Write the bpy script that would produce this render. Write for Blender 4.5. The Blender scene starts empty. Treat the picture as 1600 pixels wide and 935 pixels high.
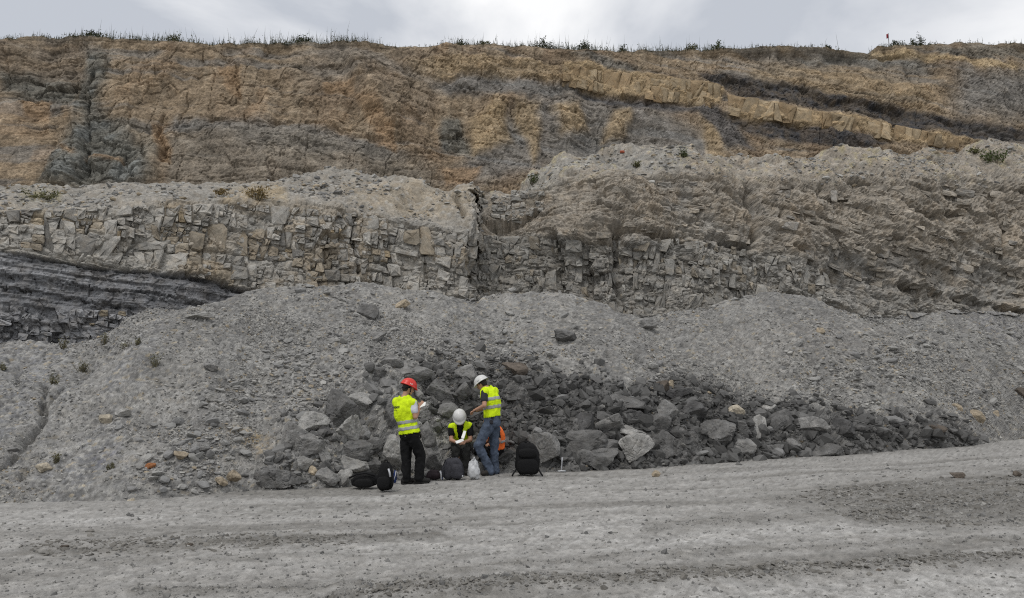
import bpy, bmesh, math, random
import numpy as np
from mathutils import Vector, Matrix
from mathutils.bvhtree import BVHTree

random.seed(7)
RNG = np.random.default_rng(11)
SC = bpy.context.scene
COL = SC.collection

# ------------------------------------------------------------------ camera
FPX, CX, CY = 1200.0, 800.0, 467.5            # focal length and centre in photo pixels
PITCH = math.atan((611 - 467.5) / FPX)
CAMZ = 1.6
cam = bpy.data.cameras.new('camera')
cam.sensor_width = 36.0
cam.lens = 36.0 * FPX / 1600.0
cam.clip_start = 0.1
cam.clip_end = 3000
camo = bpy.data.objects.new('camera', cam)
COL.objects.link(camo)
camo.location = (0, 0, CAMZ)
camo.rotation_euler = (math.pi / 2 + PITCH, 0, 0)
SC.camera = camo

# ------------------------------------------------------------------ sky, sun, exposure
SUN_EL, SUN_AZ = math.radians(62), math.radians(-150)   # azimuth of the sun, measured from +Y towards +X
w = bpy.data.worlds.new('World')
SC.world = w
w.use_nodes = True
nt = w.node_tree
nt.nodes.clear()
N = nt.nodes.new
L = nt.links.new
wout = N('ShaderNodeOutputWorld')
sky = N('ShaderNodeTexSky')
sky.sky_type = 'NISHITA'
sky.sun_disc = False
sky.sun_elevation = SUN_EL
sky.sun_rotation = SUN_AZ
bg1 = N('ShaderNodeBackground')
bg1.inputs['Strength'].default_value = 0.10
L(sky.outputs[0], bg1.inputs['Color'])
tc = N('ShaderNodeTexCoord')
sep = N('ShaderNodeSeparateXYZ')
L(tc.outputs['Generated'], sep.inputs[0])
def wmath(op, a, b=None):
    m = N('ShaderNodeMath'); m.operation = op
    for i, v in enumerate((a, b)):
        if v is None: continue
        if isinstance(v, (int, float)): m.inputs[i].default_value = v
        else: L(v, m.inputs[i])
    return m.outputs[0]
zz = wmath('ADD', wmath('MAXIMUM', sep.outputs[2], 0.0), 0.22)
cmb = N('ShaderNodeCombineXYZ')
L(wmath('DIVIDE', sep.outputs[0], zz), cmb.inputs[0])
L(wmath('DIVIDE', sep.outputs[1], zz), cmb.inputs[1])
def wnoise(scale, detail, rough, off):
    mp = N('ShaderNodeMapping'); mp.inputs['Location'].default_value = off
    L(cmb.outputs[0], mp.inputs[0])
    n = N('ShaderNodeTexNoise'); n.inputs['Scale'].default_value = scale
    n.inputs['Detail'].default_value = detail; n.inputs['Roughness'].default_value = rough
    n.inputs['Distortion'].default_value = 0.35
    L(mp.outputs[0], n.inputs['Vector'])
    return n.outputs[0]
n1 = wnoise(1.15, 7, 0.52, (3.1, 1.7, 0))
ramp = N('ShaderNodeValToRGB')
cr = ramp.color_ramp
cr.elements[0].position = 0.41; cr.elements[0].color = (0.57, 0.60, 0.655, 1)
cr.elements[1].position = 0.60; cr.elements[1].color = (1.06, 1.06, 1.06, 1)
e = cr.elements.new(0.50); e.color = (0.81, 0.825, 0.855, 1)
L(n1, ramp.inputs[0])
bg2 = N('ShaderNodeBackground')
bg2.inputs['Strength'].default_value = 1.0
L(ramp.outputs[0], bg2.inputs['Color'])
mixs = N('ShaderNodeMixShader')
mixs.inputs[0].default_value = 0.93             # the overcast hides nearly all blue sky
L(bg1.outputs[0], mixs.inputs[1])
L(bg2.outputs[0], mixs.inputs[2])
L(mixs.outputs[0], wout.inputs['Surface'])

sun = bpy.data.lights.new('sun', 'SUN')
sun.energy = 1.3
sun.angle = math.radians(14)
sun.color = (1.0, 0.965, 0.92)
suno = bpy.data.objects.new('sun', sun)
COL.objects.link(suno)
sd = Vector((math.sin(SUN_AZ) * math.cos(SUN_EL), math.cos(SUN_AZ) * math.cos(SUN_EL), math.sin(SUN_EL)))
suno.rotation_euler = (-sd).to_track_quat('-Z', 'Y').to_euler()

SC.cycles.use_denoising = False
SC.cycles.filter_width = 1.15
SC.view_settings.view_transform = 'Standard'
SC.view_settings.look = 'None'
SC.view_settings.exposure = 0.0
SC.view_settings.gamma = 1.0
SC.view_settings.use_curve_mapping = False

# ------------------------------------------------------------------ numeric helpers
cp, sp = math.cos(PITCH), math.sin(PITCH)

def at(px, py, Y):
    """point at world depth Y seen at photo pixel (px, py)"""
    px = np.asarray(px, float); py = np.asarray(py, float); Y = np.asarray(Y, float)
    x = (px - CX) / FPX; y = -(py - CY) / FPX
    dy = cp - y * sp; dz = sp + y * cp
    t = Y / dy
    return np.stack(np.broadcast_arrays(x * t, Y, CAMZ + dz * t), -1)

def proj(P):
    d = P - np.array([0, 0, CAMZ])
    fw = d[..., 1] * cp + d[..., 2] * sp
    up = -d[..., 1] * sp + d[..., 2] * cp
    return CX + FPX * d[..., 0] / fw, CY - FPX * up / fw

def gz(x, y):
    """height of the quarry floor"""
    return 0.022 * np.log1p(np.exp(np.clip(np.asarray(x, float) - 1.5, -30, 30)))

def ground(px, py):
    """depth at which the view ray meets the quarry floor"""
    px = np.asarray(px, float); py = np.asarray(py, float)
    x = (px - CX) / FPX; y = -(py - CY) / FPX
    dy = cp - y * sp; dz = sp + y * cp
    Y = -CAMZ / np.minimum(dz, -1e-3) * dy
    for _ in range(8):
        Y = (gz(x * Y / dy, Y) - CAMZ) / np.minimum(dz, -1e-3) * dy
    return Y

def interp(pts):
    a = np.array(pts, float)
    return lambda x: np.interp(x, a[:, 0], a[:, 1])

def _hash(ix, iy, iz, seed):
    h = (ix.astype(np.uint32) * np.uint32(374761393) + iy.astype(np.uint32) * np.uint32(668265263)
         + iz.astype(np.uint32) * np.uint32(2246822519) + np.uint32((seed * 3266489917) & 0xffffffff))
    h = (h ^ (h >> np.uint32(13))) * np.uint32(1274126177)
    h = h ^ (h >> np.uint32(16))
    h = h * np.uint32(2654435761)
    return ((h >> np.uint32(8)).astype(np.float32)) / np.float32(16777216.0)

def vnoise(x, y, z, seed=0):
    x = np.asarray(x, np.float32); y = np.asarray(y, np.float32); z = np.asarray(z, np.float32)
    x, y, z = np.broadcast_arrays(x, y, z)
    fx, fy, fz = np.floor(x), np.floor(y), np.floor(z)
    ix, iy, iz = fx.astype(np.int64), fy.astype(np.int64), fz.astype(np.int64)
    u, v, q = x - fx, y - fy, z - fz
    u = u * u * u * (u * (u * 6 - 15) + 10); v = v * v * v * (v * (v * 6 - 15) + 10); q = q * q * (3 - 2 * q)
    def c(a, b, d): return _hash(ix + a, iy + b, iz + d, seed)
    x00 = c(0, 0, 0) * (1 - u) + c(1, 0, 0) * u
    x10 = c(0, 1, 0) * (1 - u) + c(1, 1, 0) * u
    x01 = c(0, 0, 1) * (1 - u) + c(1, 0, 1) * u
    x11 = c(0, 1, 1) * (1 - u) + c(1, 1, 1) * u
    return ((x00 * (1 - v) + x10 * v) * (1 - q) + (x01 * (1 - v) + x11 * v) * q) * 2 - 1

def fbm(x, y, z, oct=4, seed=0, gain=0.5, lac=2.03):
    s = 0; a = 1.0; n = 0
    for o in range(oct):
        s = s + a * vnoise(x, y, z, seed + o * 17); n += a
        x, y, z = np.asarray(x) * lac + 5.3, np.asarray(y) * lac + 1.7, np.asarray(z) * lac + 9.1
        a *= gain
    return s / n * 1.6

def worley(u, v, seed=0, jit=0.9):
    """F1, F2, three random numbers of the nearest cell, offset to its centre"""
    u = np.asarray(u, np.float32); v = np.asarray(v, np.float32)
    fu, fv = np.floor(u), np.floor(v)
    iu, iv = fu.astype(np.int64), fv.astype(np.int64)
    F1 = np.full(u.shape, 9.0, np.float32); F2 = F1.copy()
    ru = np.zeros_like(F1); rv = ru.copy(); du = ru.copy(); dv = ru.copy(); rr = ru.copy()
    z0 = np.zeros_like(iu)
    for a in (-1, 0, 1):
        for b in (-1, 0, 1):
            hx = _hash(iu + a, iv + b, z0, seed); hy = _hash(iu + a, iv + b, z0 + 1, seed)
            cu = fu + a + 0.5 + (hx - 0.5) * jit; cv = fv + b + 0.5 + (hy - 0.5) * jit
            d = np.sqrt((cu - u) ** 2 + (cv - v) ** 2)
            near = d < F1
            F2 = np.where(near, F1, np.minimum(F2, d))
            F1 = np.where(near, d, F1)
            h2 = _hash(iu + a, iv + b, z0 + 2, seed)
            rr = np.where(near, h2, rr)
            ru = np.where(near, hx, ru); rv = np.where(near, hy, rv)
            du = np.where(near, u - cu, du); dv = np.where(near, v - cv, dv)
    return F1, F2, rr, ru, rv, du, dv

def blocks(u, v, seed, crack=0.10, cd=1.0, tilt=0.6):
    """stepped, tilted block relief in -1..1 with sharp joints"""
    F1, F2, r, a, b, du, dv = worley(u, v, seed)
    h = (r - 0.5) * 2 + tilt * ((a - .5) * 2 * du + (b - .5) * 2 * dv)
    k = np.clip(1 - (F2 - F1) / crack, 0, 1)
    return h - cd * k * k

def crackle(u, v, seed, wd=.05):
    """thin meandering cracks: 1 on the zero lines of a noise field"""
    n = fbm(u, v, 0, 3, seed)
    return np.exp(-(n / wd) ** 2)

def beds(wz, x, spacing, seed, notch=.09):
    """bedding: each bed stands out a little differently, thin notches between beds; returns (-1..1 offset, 0..1 notch)"""
    s = wz / spacing + .55 * fbm(x * .12, wz * .5 / spacing, 3, 3, seed)
    k = np.floor(s); f = s - k
    seg = np.floor(x * .35 + 3.0 * _hash(k.astype(np.int64), k.astype(np.int64) * 0, k.astype(np.int64) * 0, seed + 2) + .4 * fbm(x * .8, wz * .8, 1, 2, seed + 3))
    r = _hash(k.astype(np.int64), seg.astype(np.int64), (k * 0).astype(np.int64), seed + 1)
    n = np.exp(-(np.minimum(f, 1 - f) / notch) ** 2)
    return (r - .5) * 2, n

def sstep(a, b, x):
    t = np.clip((x - a) / (b - a), 0, 1)
    return t * t * (3 - 2 * t)

def poly_mask(px, py, poly, soft=8.0):
    """soft inside mask of a polygon"""
    P = np.array(poly, float)
    d2 = np.full(px.shape, 1e12); ins = np.zeros(px.shape, bool)
    n = len(P)
    for i in range(n):
        a = P[i]; b = P[(i + 1) % n]
        ex, ey = b - a
        wx, wy = px - a[0], py - a[1]
        t = np.clip((wx * ex + wy * ey) / (ex * ex + ey * ey + 1e-9), 0, 1)
        d2 = np.minimum(d2, (wx - ex * t) ** 2 + (wy - ey * t) ** 2)
        c = ((a[1] > py) != (b[1] > py)) & (px < (b[0] - a[0]) * (py - a[1]) / (b[1] - a[1] + 1e-12) + a[0])
        ins ^= c
    d = np.sqrt(d2); d = np.where(ins, d, -d)
    return sstep(-soft, soft, d)

def line_dist(px, py, line):
    """distance to polyline and signed vertical offset below it"""
    a = np.array(line, float)
    y = np.interp(px, a[:, 0], a[:, 1])
    inside = sstep(a[0, 0] - 12, a[0, 0] + 12, px) * (1 - sstep(a[-1, 0] - 12, a[-1, 0] + 12, px))
    return py - y, inside

# ------------------------------------------------------------------ mesh helpers
def set_props(o, label=None, cat=None, group=None, kind=None):
    if label: o['label'] = label
    if cat: o['category'] = cat
    if group: o['group'] = group
    if kind: o['kind'] = kind
    return o

def mesh_np(name, V, F, mat=None, col=None, smooth=True, parent=None):
    """one mesh object from vertex array and a face array of equal sized faces"""
    me = bpy.data.meshes.new(name)
    V = np.ascontiguousarray(V, np.float32).reshape(-1, 3); F = np.ascontiguousarray(F, np.int32)
    k = F.shape[1]
    me.vertices.add(len(V)); me.vertices.foreach_set('co', V.ravel())
    me.loops.add(F.size); me.loops.foreach_set('vertex_index', F.ravel())
    me.polygons.add(len(F)); me.polygons.foreach_set('loop_start', np.arange(0, F.size, k, dtype=np.int32))
    me.polygons.foreach_set('use_smooth', np.full(len(F), smooth, bool))
    if col is not None:
        at_ = me.attributes.new('col', 'FLOAT_COLOR', 'POINT')
        c4 = np.ones((len(V), 4), np.float32); c4[:, :3] = np.clip(np.asarray(col).reshape(-1, 3), 0.012, 1)
        at_.data.foreach_set('color', c4.ravel())
    me.update(calc_edges=True)
    if mat: me.materials.append(mat)
    return link(name, me, parent)

def link(name, me, parent=None):
    o = bpy.data.objects.new(name, me)
    COL.objects.link(o)
    if parent is not None: setparent(o, parent)
    return o

def setparent(o, p):
    o.parent = p
    o.matrix_parent_inverse = (Matrix.Translation(p.location) if p.parent is None else Matrix.Identity(4)).inverted()

def empty(name, loc, label=None, cat=None, group=None):
    o = bpy.data.objects.new(name, None)
    o.empty_display_size = 0.2
    o.location = loc
    COL.objects.link(o)
    return set_props(o, label, cat, group)

def grid_faces(R, C):
    i = np.arange((R - 1) * (C - 1)); r = i // (C - 1); c = i % (C - 1)
    a = r * C + c
    return np.stack([a, a + 1, a + C + 1, a + C], 1)

def grid_normals(P):
    dr = np.gradient(P, axis=0); dc = np.gradient(P, axis=1)
    n = np.cross(dc, dr)
    n /= np.linalg.norm(n, axis=-1, keepdims=True) + 1e-9
    f = np.where(n[..., 1:2] * 1.0 - n[..., 2:3] * 0.6 > 0, -1.0, 1.0)      # towards the viewer side / up
    return n * f

def blur(A, k, axis):
    if k < 1: return A
    ker = np.ones(2 * k + 1) / (2 * k + 1)
    pad = [(0, 0)] * A.ndim; pad[axis] = (k, k)
    B = np.pad(A, pad, mode='edge')
    cs = np.cumsum(B, axis=axis)
    z = np.zeros_like(np.take(cs, [0], axis=axis))
    cs = np.concatenate([z, cs], axis)
    n = A.shape[axis]
    hi = np.take(cs, np.arange(2 * k + 1, 2 * k + 1 + n), axis); lo = np.take(cs, np.arange(0, n), axis)
    return (hi - lo) / (2 * k + 1)

# ------------------------------------------------------------------ materials
def rock_mat(name, base=(0.3, 0.3, 0.3), attr=True, vary=0.28, bumps=((14, .35, .02), (60, .6, .006)), rough=0.95, objvar=0.0, spec=0.12, speck=0.0, scale2=3.0, hue=0.0, vary2=None):
    m = bpy.data.materials.new(name); m.use_nodes = True
    nt = m.node_tree; nd = nt.nodes; lk = nt.links.new
    b = nd['Principled BSDF']
    b.inputs['Roughness'].default_value = rough
    b.inputs['Specular IOR Level'].default_value = spec
    geo = nd.new('ShaderNodeNewGeometry')
    if attr:
        a = nd.new('ShaderNodeAttribute'); a.attribute_name = 'col'; src = a.outputs['Color']
    else:
        a = nd.new('ShaderNodeRGB'); a.outputs[0].default_value = (*base, 1); src = a.outputs[0]
    def noise(scale, detail=5, rough=.6):
        n = nd.new('ShaderNodeTexNoise'); n.inputs['Scale'].default_value = scale
        n.inputs['Detail'].default_value = detail; n.inputs['Roughness'].default_value = rough
        lk(geo.outputs['Position'], n.inputs['Vector']); return n.outputs[0]
    def rng(v, a, b, c=0.3, d=0.7):
        r = nd.new('ShaderNodeMapRange'); r.inputs[1].default_value = c; r.inputs[2].default_value = d
        r.inputs[3].default_value = a; r.inputs[4].default_value = b; lk(v, r.inputs[0]); return r.outputs[0]
    def mul(x, y):
        mm = nd.new('ShaderNodeMath'); mm.operation = 'MULTIPLY'; lk(x, mm.inputs[0]); lk(y, mm.inputs[1]); return mm.outputs[0]
    v = mul(rng(noise(scale2, 6, .65), 1 - vary, 1 + vary), rng(noise(scale2 * 9, 4, .7), 1 - (vary2 or vary * .8), 1 + (vary2 or vary * .8)))
    if speck > 0:
        v = mul(v, rng(noise(scale2 * 30, 3, .7), 1 - speck, 1 + speck))
    if objvar > 0:
        oi = nd.new('ShaderNodeObjectInfo'); v = mul(v, rng(oi.outputs['Random'], 1 - objvar, 1 + objvar, 0, 1))
    vm = nd.new('ShaderNodeVectorMath'); vm.operation = 'SCALE'
    lk(src, vm.inputs[0]); lk(v, vm.inputs['Scale'])
    out = vm.outputs[0]
    if hue > 0:
        mx = nd.new('ShaderNodeMix'); mx.data_type = 'RGBA'; mx.blend_type = 'MULTIPLY'
        mx.inputs['B'].default_value = (1.12, 0.97, 0.78, 1)
        lk(rng(noise(scale2 * 1.7, 5, .6), 0, hue, .45, .7), mx.inputs['Factor'])
        lk(out, mx.inputs['A']); out = mx.outputs['Result']
    lk(out, b.inputs['Base Color'])
    prev = None
    for sc_, st, dist in bumps:
        bp = nd.new('ShaderNodeBump'); bp.inputs['Strength'].default_value = st; bp.inputs['Distance'].default_value = dist
        lk(noise(sc_, 6, .65), bp.inputs['Height'])
        if prev: lk(prev, bp.inputs['Normal'])
        prev = bp.outputs[0]
    if prev: lk(prev, b.inputs['Normal'])
    return m

def plain_mat(name, col, rough=0.8, spec=0.3, bump=0.0, bscale=60, vary=0.12, vscale=14, sheen=0.0, metal=0.0):
    m = bpy.data.materials.new(name); m.use_nodes = True
    nt = m.node_tree; nd = nt.nodes; lk = nt.links.new
    b = nd['Principled BSDF']
    b.inputs['Roughness'].default_value = rough
    b.inputs['Specular IOR Level'].default_value = spec
    b.inputs['Metallic'].default_value = metal
    b.inputs['Sheen Weight'].default_value = sheen
    tcn = nd.new('ShaderNodeTexCoord')
    n = nd.new('ShaderNodeTexNoise'); n.inputs['Scale'].default_value = vscale; n.inputs['Detail'].default_value = 4
    lk(tcn.outputs['Object'], n.inputs['Vector'])
    r = nd.new('ShaderNodeMapRange'); r.inputs[1].default_value = .3; r.inputs[2].default_value = .7
    r.inputs[3].default_value = 1 - vary; r.inputs[4].default_value = 1 + vary
    lk(n.outputs[0], r.inputs[0])
    vm = nd.new('ShaderNodeVectorMath'); vm.operation = 'SCALE'; vm.inputs[0].default_value = col
    lk(r.outputs[0], vm.inputs['Scale']); lk(vm.outputs[0], b.inputs['Base Color'])
    if bump > 0:
        n2 = nd.new('ShaderNodeTexNoise'); n2.inputs['Scale'].default_value = bscale; n2.inputs['Detail'].default_value = 4
        lk(tcn.outputs['Object'], n2.inputs['Vector'])
        bp = nd.new('ShaderNodeBump'); bp.inputs['Strength'].default_value = bump; bp.inputs['Distance'].default_value = .02
        lk(n2.outputs[0], bp.inputs['Height']); lk(bp.outputs[0], b.inputs['Normal'])
    return m

M = {}
M['cliff'] = rock_mat('weathered_cliff', vary=.30, vary2=.42, bumps=((5, .6, .12), (16, .8, .05)), speck=.22, scale2=1.3, hue=.16)
M['bench'] = rock_mat('bench_rock', vary=.26, vary2=.32, bumps=((8, .5, .06), (35, .6, .018)), speck=.22, scale2=1.8, hue=.35)
M['scree'] = rock_mat('scree', vary=.16, bumps=((24, .7, .03), (70, .7, .010)), speck=.30, scale2=2.6, hue=.15)
M['road'] = rock_mat('road_dust', vary=.10, bumps=((35, .5, .012), (120, .7, .006)), speck=.30, scale2=3.0, hue=.08)
M['stones'] = rock_mat('loose_stones', vary=.15, bumps=((40, .4, .01),), scale2=6)
M['block'] = rock_mat('limestone_block', vary=.32, vary2=.28, bumps=((9, .6, .05), (45, .6, .014)), speck=.2, scale2=2.4, objvar=.16, hue=.4)
M['boulder'] = rock_mat('boulder_rock', vary=.30, bumps=((18, .6, .03), (75, .6, .008)), speck=.25, scale2=5, hue=.15)

# ------------------------------------------------------------------ guide lines read off the photograph
STEP = 1.75
toe = interp([(-400, 792), (0, 786), (200, 783), (330, 775), (420, 766), (500, 764), (560, 760), (640, 752), (700, 746), (780, 740),
              (850, 738), (950, 735), (1050, 729), (1150, 722), (1250, 714), (1350, 708), (1450, 700), (1520, 694), (1600, 684), (2000, 650)])
crest = interp([(-400, 530), (0, 532), (60, 534), (110, 536), (160, 526), (200, 505), (230, 487), (262, 492), (300, 490), (340, 480), (400, 460), (440, 451), (480, 446),
                (560, 446), (620, 458), (700, 466), (760, 461), (830, 456), (880, 464), (940, 482), (990, 492), (1060, 484), (1110, 478), (1150, 464), (1190, 457),
                (1240, 463), (1290, 474), (1340, 490), (1420, 491), (1500, 484), (1600, 490), (2000, 500)])
def columns(a, b, step=STEP, inner=(-25, 1625)):
    """fine columns across the view, coarse ones beyond it"""
    lo, hi = max(a, inner[0]), min(b, inner[1])
    return np.concatenate([np.arange(a, lo, step * 4), np.arange(lo, hi, step), np.arange(hi, b, step * 4)])
def scree_depths(px):
    Yt = ground(px, toe(px))
    zt = gz((px - CX) / FPX * Yt, Yt)
    s = np.interp(px, [0, 400, 800, 1600], [.60, .66, .68, .70])
    c = crest(px)
    y = -(c - CY) / FPX
    k = (sp + y * cp) / (cp - y * sp)
    Yc = (CAMZ - zt + s * Yt) / (s - k)
    return Yt, zt, Yc

# ------------------------------------------------------------------ quarry floor
def build_floor():
    px = columns(-420, 2020, 2.5)
    R = 175
    t = np.linspace(0, 1, R)[:, None]
    pyb = 1010.0
    PX = np.broadcast_to(px, (R, len(px)))
    PY = pyb + (np.broadcast_to(toe(px) - 14, PX.shape) - pyb) * t
    Y = ground(PX, PY)
    P = at(PX, PY, Y)
    x, y = P[..., 0], P[..., 1]
    ca, sa = math.cos(math.radians(13)), math.sin(math.radians(13))
    s = x * ca + y * sa; n = -x * sa + y * ca
    warp = fbm(s * .35, n * .35, 0, 3, 5) * .25
    streak = fbm(s * .22, (n + warp) * 2.4, 0, 5, 21)
    fine = fbm(x * 9, y * 9, 0, 4, 31)
    grit = fbm(x * 40 / (1 + .05 * y), y * 30 / (1 + .05 * y), 0, 3, 35)
    big = fbm(x * .5, y * .5, 0, 3, 41)
    rough = np.zeros_like(x)
    ridge = np.zeros_like(x)
    qx = PX + 14 * fbm(x * 2, y * 2, 0, 3, 51); qy = PY + 5 * fbm(x * 3, y * 3, 3, 3, 52)
    # long windrows thrown up by tyres: (line, half width px, height m)
    for line, hw, hh, rr in (([(330, 960), (620, 925), (800, 916), (1080, 902), (1300, 892), (1600, 872), (2000, 842)], 9, .045, .7),
                             ([(200, 925), (560, 917), (720, 912), (900, 905)], 8, .02, .7),
                             ([(40, 860), (200, 852), (420, 848), (560, 842), (700, 835)], 9, .025, .5),
                             ([(-200, 884), (200, 879), (520, 872), (760, 868)], 5, .012, .4),
                             ([(560, 912), (800, 880), (1000, 868), (1300, 856), (1600, 842)], 5, .015, .5),
                             ([(260, 812), (420, 803), (640, 795), (800, 788)], 4, .012, .35),
                             ([(1000, 830), (1200, 812), (1330, 800)], 10, .012, .5)):
        d, ins = line_dist(qx, qy, line)
        g = np.exp(-(d / hw) ** 2) * ins
        ridge = ridge + g * hh * (1 + .25 * fine); rough = np.maximum(rough, g * rr)
    tread = np.zeros_like(x)
    for line in ([(-300, 925), (200, 908), (520, 896), (900, 872), (1250, 846), (1700, 800)], [(-300, 945), (200, 926), (540, 911), (920, 884), (1280, 856), (1700, 812)], [(300, 840), (620, 822), (980, 790), (1240, 758), (1420, 728), (1560, 705)],
                 [(300, 850), (640, 832), (1010, 798), (1280, 764), (1470, 732), (1600, 712)], [(-300, 832), (100, 822), (500, 800), (800, 775), (1050, 752)]):
        dl, ins = line_dist(PX + 4 * fbm(x * .6, y * .6, 0, 2, 53), PY, line)
        g = np.exp(-(dl / 3.2) ** 4) * ins
        lug = .6 + .4 * np.sign(np.sin(s * 42 + np.sign(dl) * 1.2 + dl * .5))
        tread = np.maximum(tread, g * lug * np.clip(.7 + .8 * streak, .15, 1))
    ridge = ridge - tread * .010
    rough = np.maximum(rough, .33 * tread)
    for poly, rr in (([(1230, 775), (1280, 765), (1380, 752), (1500, 745), (1640, 735), (1700, 800), (1640, 822), (1480, 825), (1350, 815), (1300, 800)], 1.0),
                     ([(1180, 772), (1260, 768), (1330, 782), (1300, 800), (1230, 790)], .8)):
        m = poly_mask(qx, qy, poly, 14)
        rough = np.maximum(rough, m * rr * (.55 + .45 * sstep(-.3, .4, streak + fine * .5)))
    churn = poly_mask(qx, qy, [(1250, 772), (1380, 752), (1640, 735), (1700, 800), (1640, 822), (1480, 825), (1330, 805)], 12)
    lum = poly_mask(qx, qy, [(520, 862), (640, 838), (860, 815), (1000, 805), (1010, 830), (900, 850), (700, 868)], 22) * .8
    lum = np.maximum(lum, poly_mask(qx, qy, [(930, 860), (1160, 822), (1400, 822), (1380, 835), (1150, 848), (1000, 870)], 10))
    lum = np.maximum(lum, poly_mask(qx, qy, [(900, 960), (1050, 920), (1400, 905), (2000, 870), (2000, 1000), (800, 1010)], 8) * .8)
    lum = np.maximum(lum, poly_mask(qx, qy, [(-300, 815), (250, 800), (640, 780), (900, 760), (960, 765), (640, 800), (300, 815), (-300, 845)], 8) * .8)
    edge = sstep(.86, 1.0, np.broadcast_to(t, x.shape)) * .8
    cl = np.clip(blocks(x * 11, y * 11, 61, .25, .5), -1, 1)
    dz = .016 * big + .008 * streak + .004 * fine + .0025 * grit + ridge * .8 + rough * (.014 * (cl + .3) + .012 * fine)
    P[..., 2] += dz
    c0 = np.array([.272, .264, .249]); cd = np.array([.42, .414, .398]); cr_ = np.array([.128, .122, .110])
    k = np.clip(.5 + .5 * streak + .25 * fine, 0, 1)[..., None] * .34 + .6 * lum[..., None] * (.45 + .3 * grit[..., None] + .2 * fine[..., None])
    col = c0 + (cd - c0) * np.clip(k, 0, 1)
    rr = np.clip(rough * (.85 + .45 * cl + .5 * grit) + .35 * edge + .38 * sstep(.05, .7, -streak), 0, 1)[..., None]
    col = col + (cr_ - col) * rr
    col *= (1 + .20 * grit + .12 * fine)[..., None]
    o = mesh_np('road', P, grid_faces(*PX.shape), M['road'], col)
    set_props(o, 'pale grey dusty haul road with tyre tracks and rows of loose clods', kind='structure')
    return P, PX, PY, np.clip(rough, 0, 1)

ROAD, RPX, RPY, RROUGH = build_floor()

# wide ground sheet under everything
gm = mesh_np('ground', [(-700, -700, -.35), (700, -700, -.35), (700, 900, -.35), (-700, 900, -.35)], [(0, 1, 2, 3)],
             rock_mat('quarry_ground', (.33, .325, .31), attr=False, scale2=.6))
set_props(gm, 'pale grey quarry ground reaching out under the faces', kind='structure')

# ------------------------------------------------------------------ scree heap
PILE = [(395, 768), (425, 700), (450, 665), (515, 625), (585, 568), (650, 552), (740, 560), (830, 572), (900, 598), (1000, 592), (1080, 598), (1150, 612),
        (1240, 622), (1330, 650), (1440, 655), (1530, 682), (1530, 705), (1400, 716), (1250, 728), (1100, 742), (900, 752), (700, 765), (500, 790)]
DARK = [(640, 600), (760, 590), (850, 585), (960, 605), (1060, 590), (1140, 612), (1240, 630), (1330, 652), (1440, 655), (1530, 680), (1520, 705), (1400, 712), (1250, 726),
        (1100, 736), (900, 750), (790, 745), (740, 700), (690, 660)]

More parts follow.
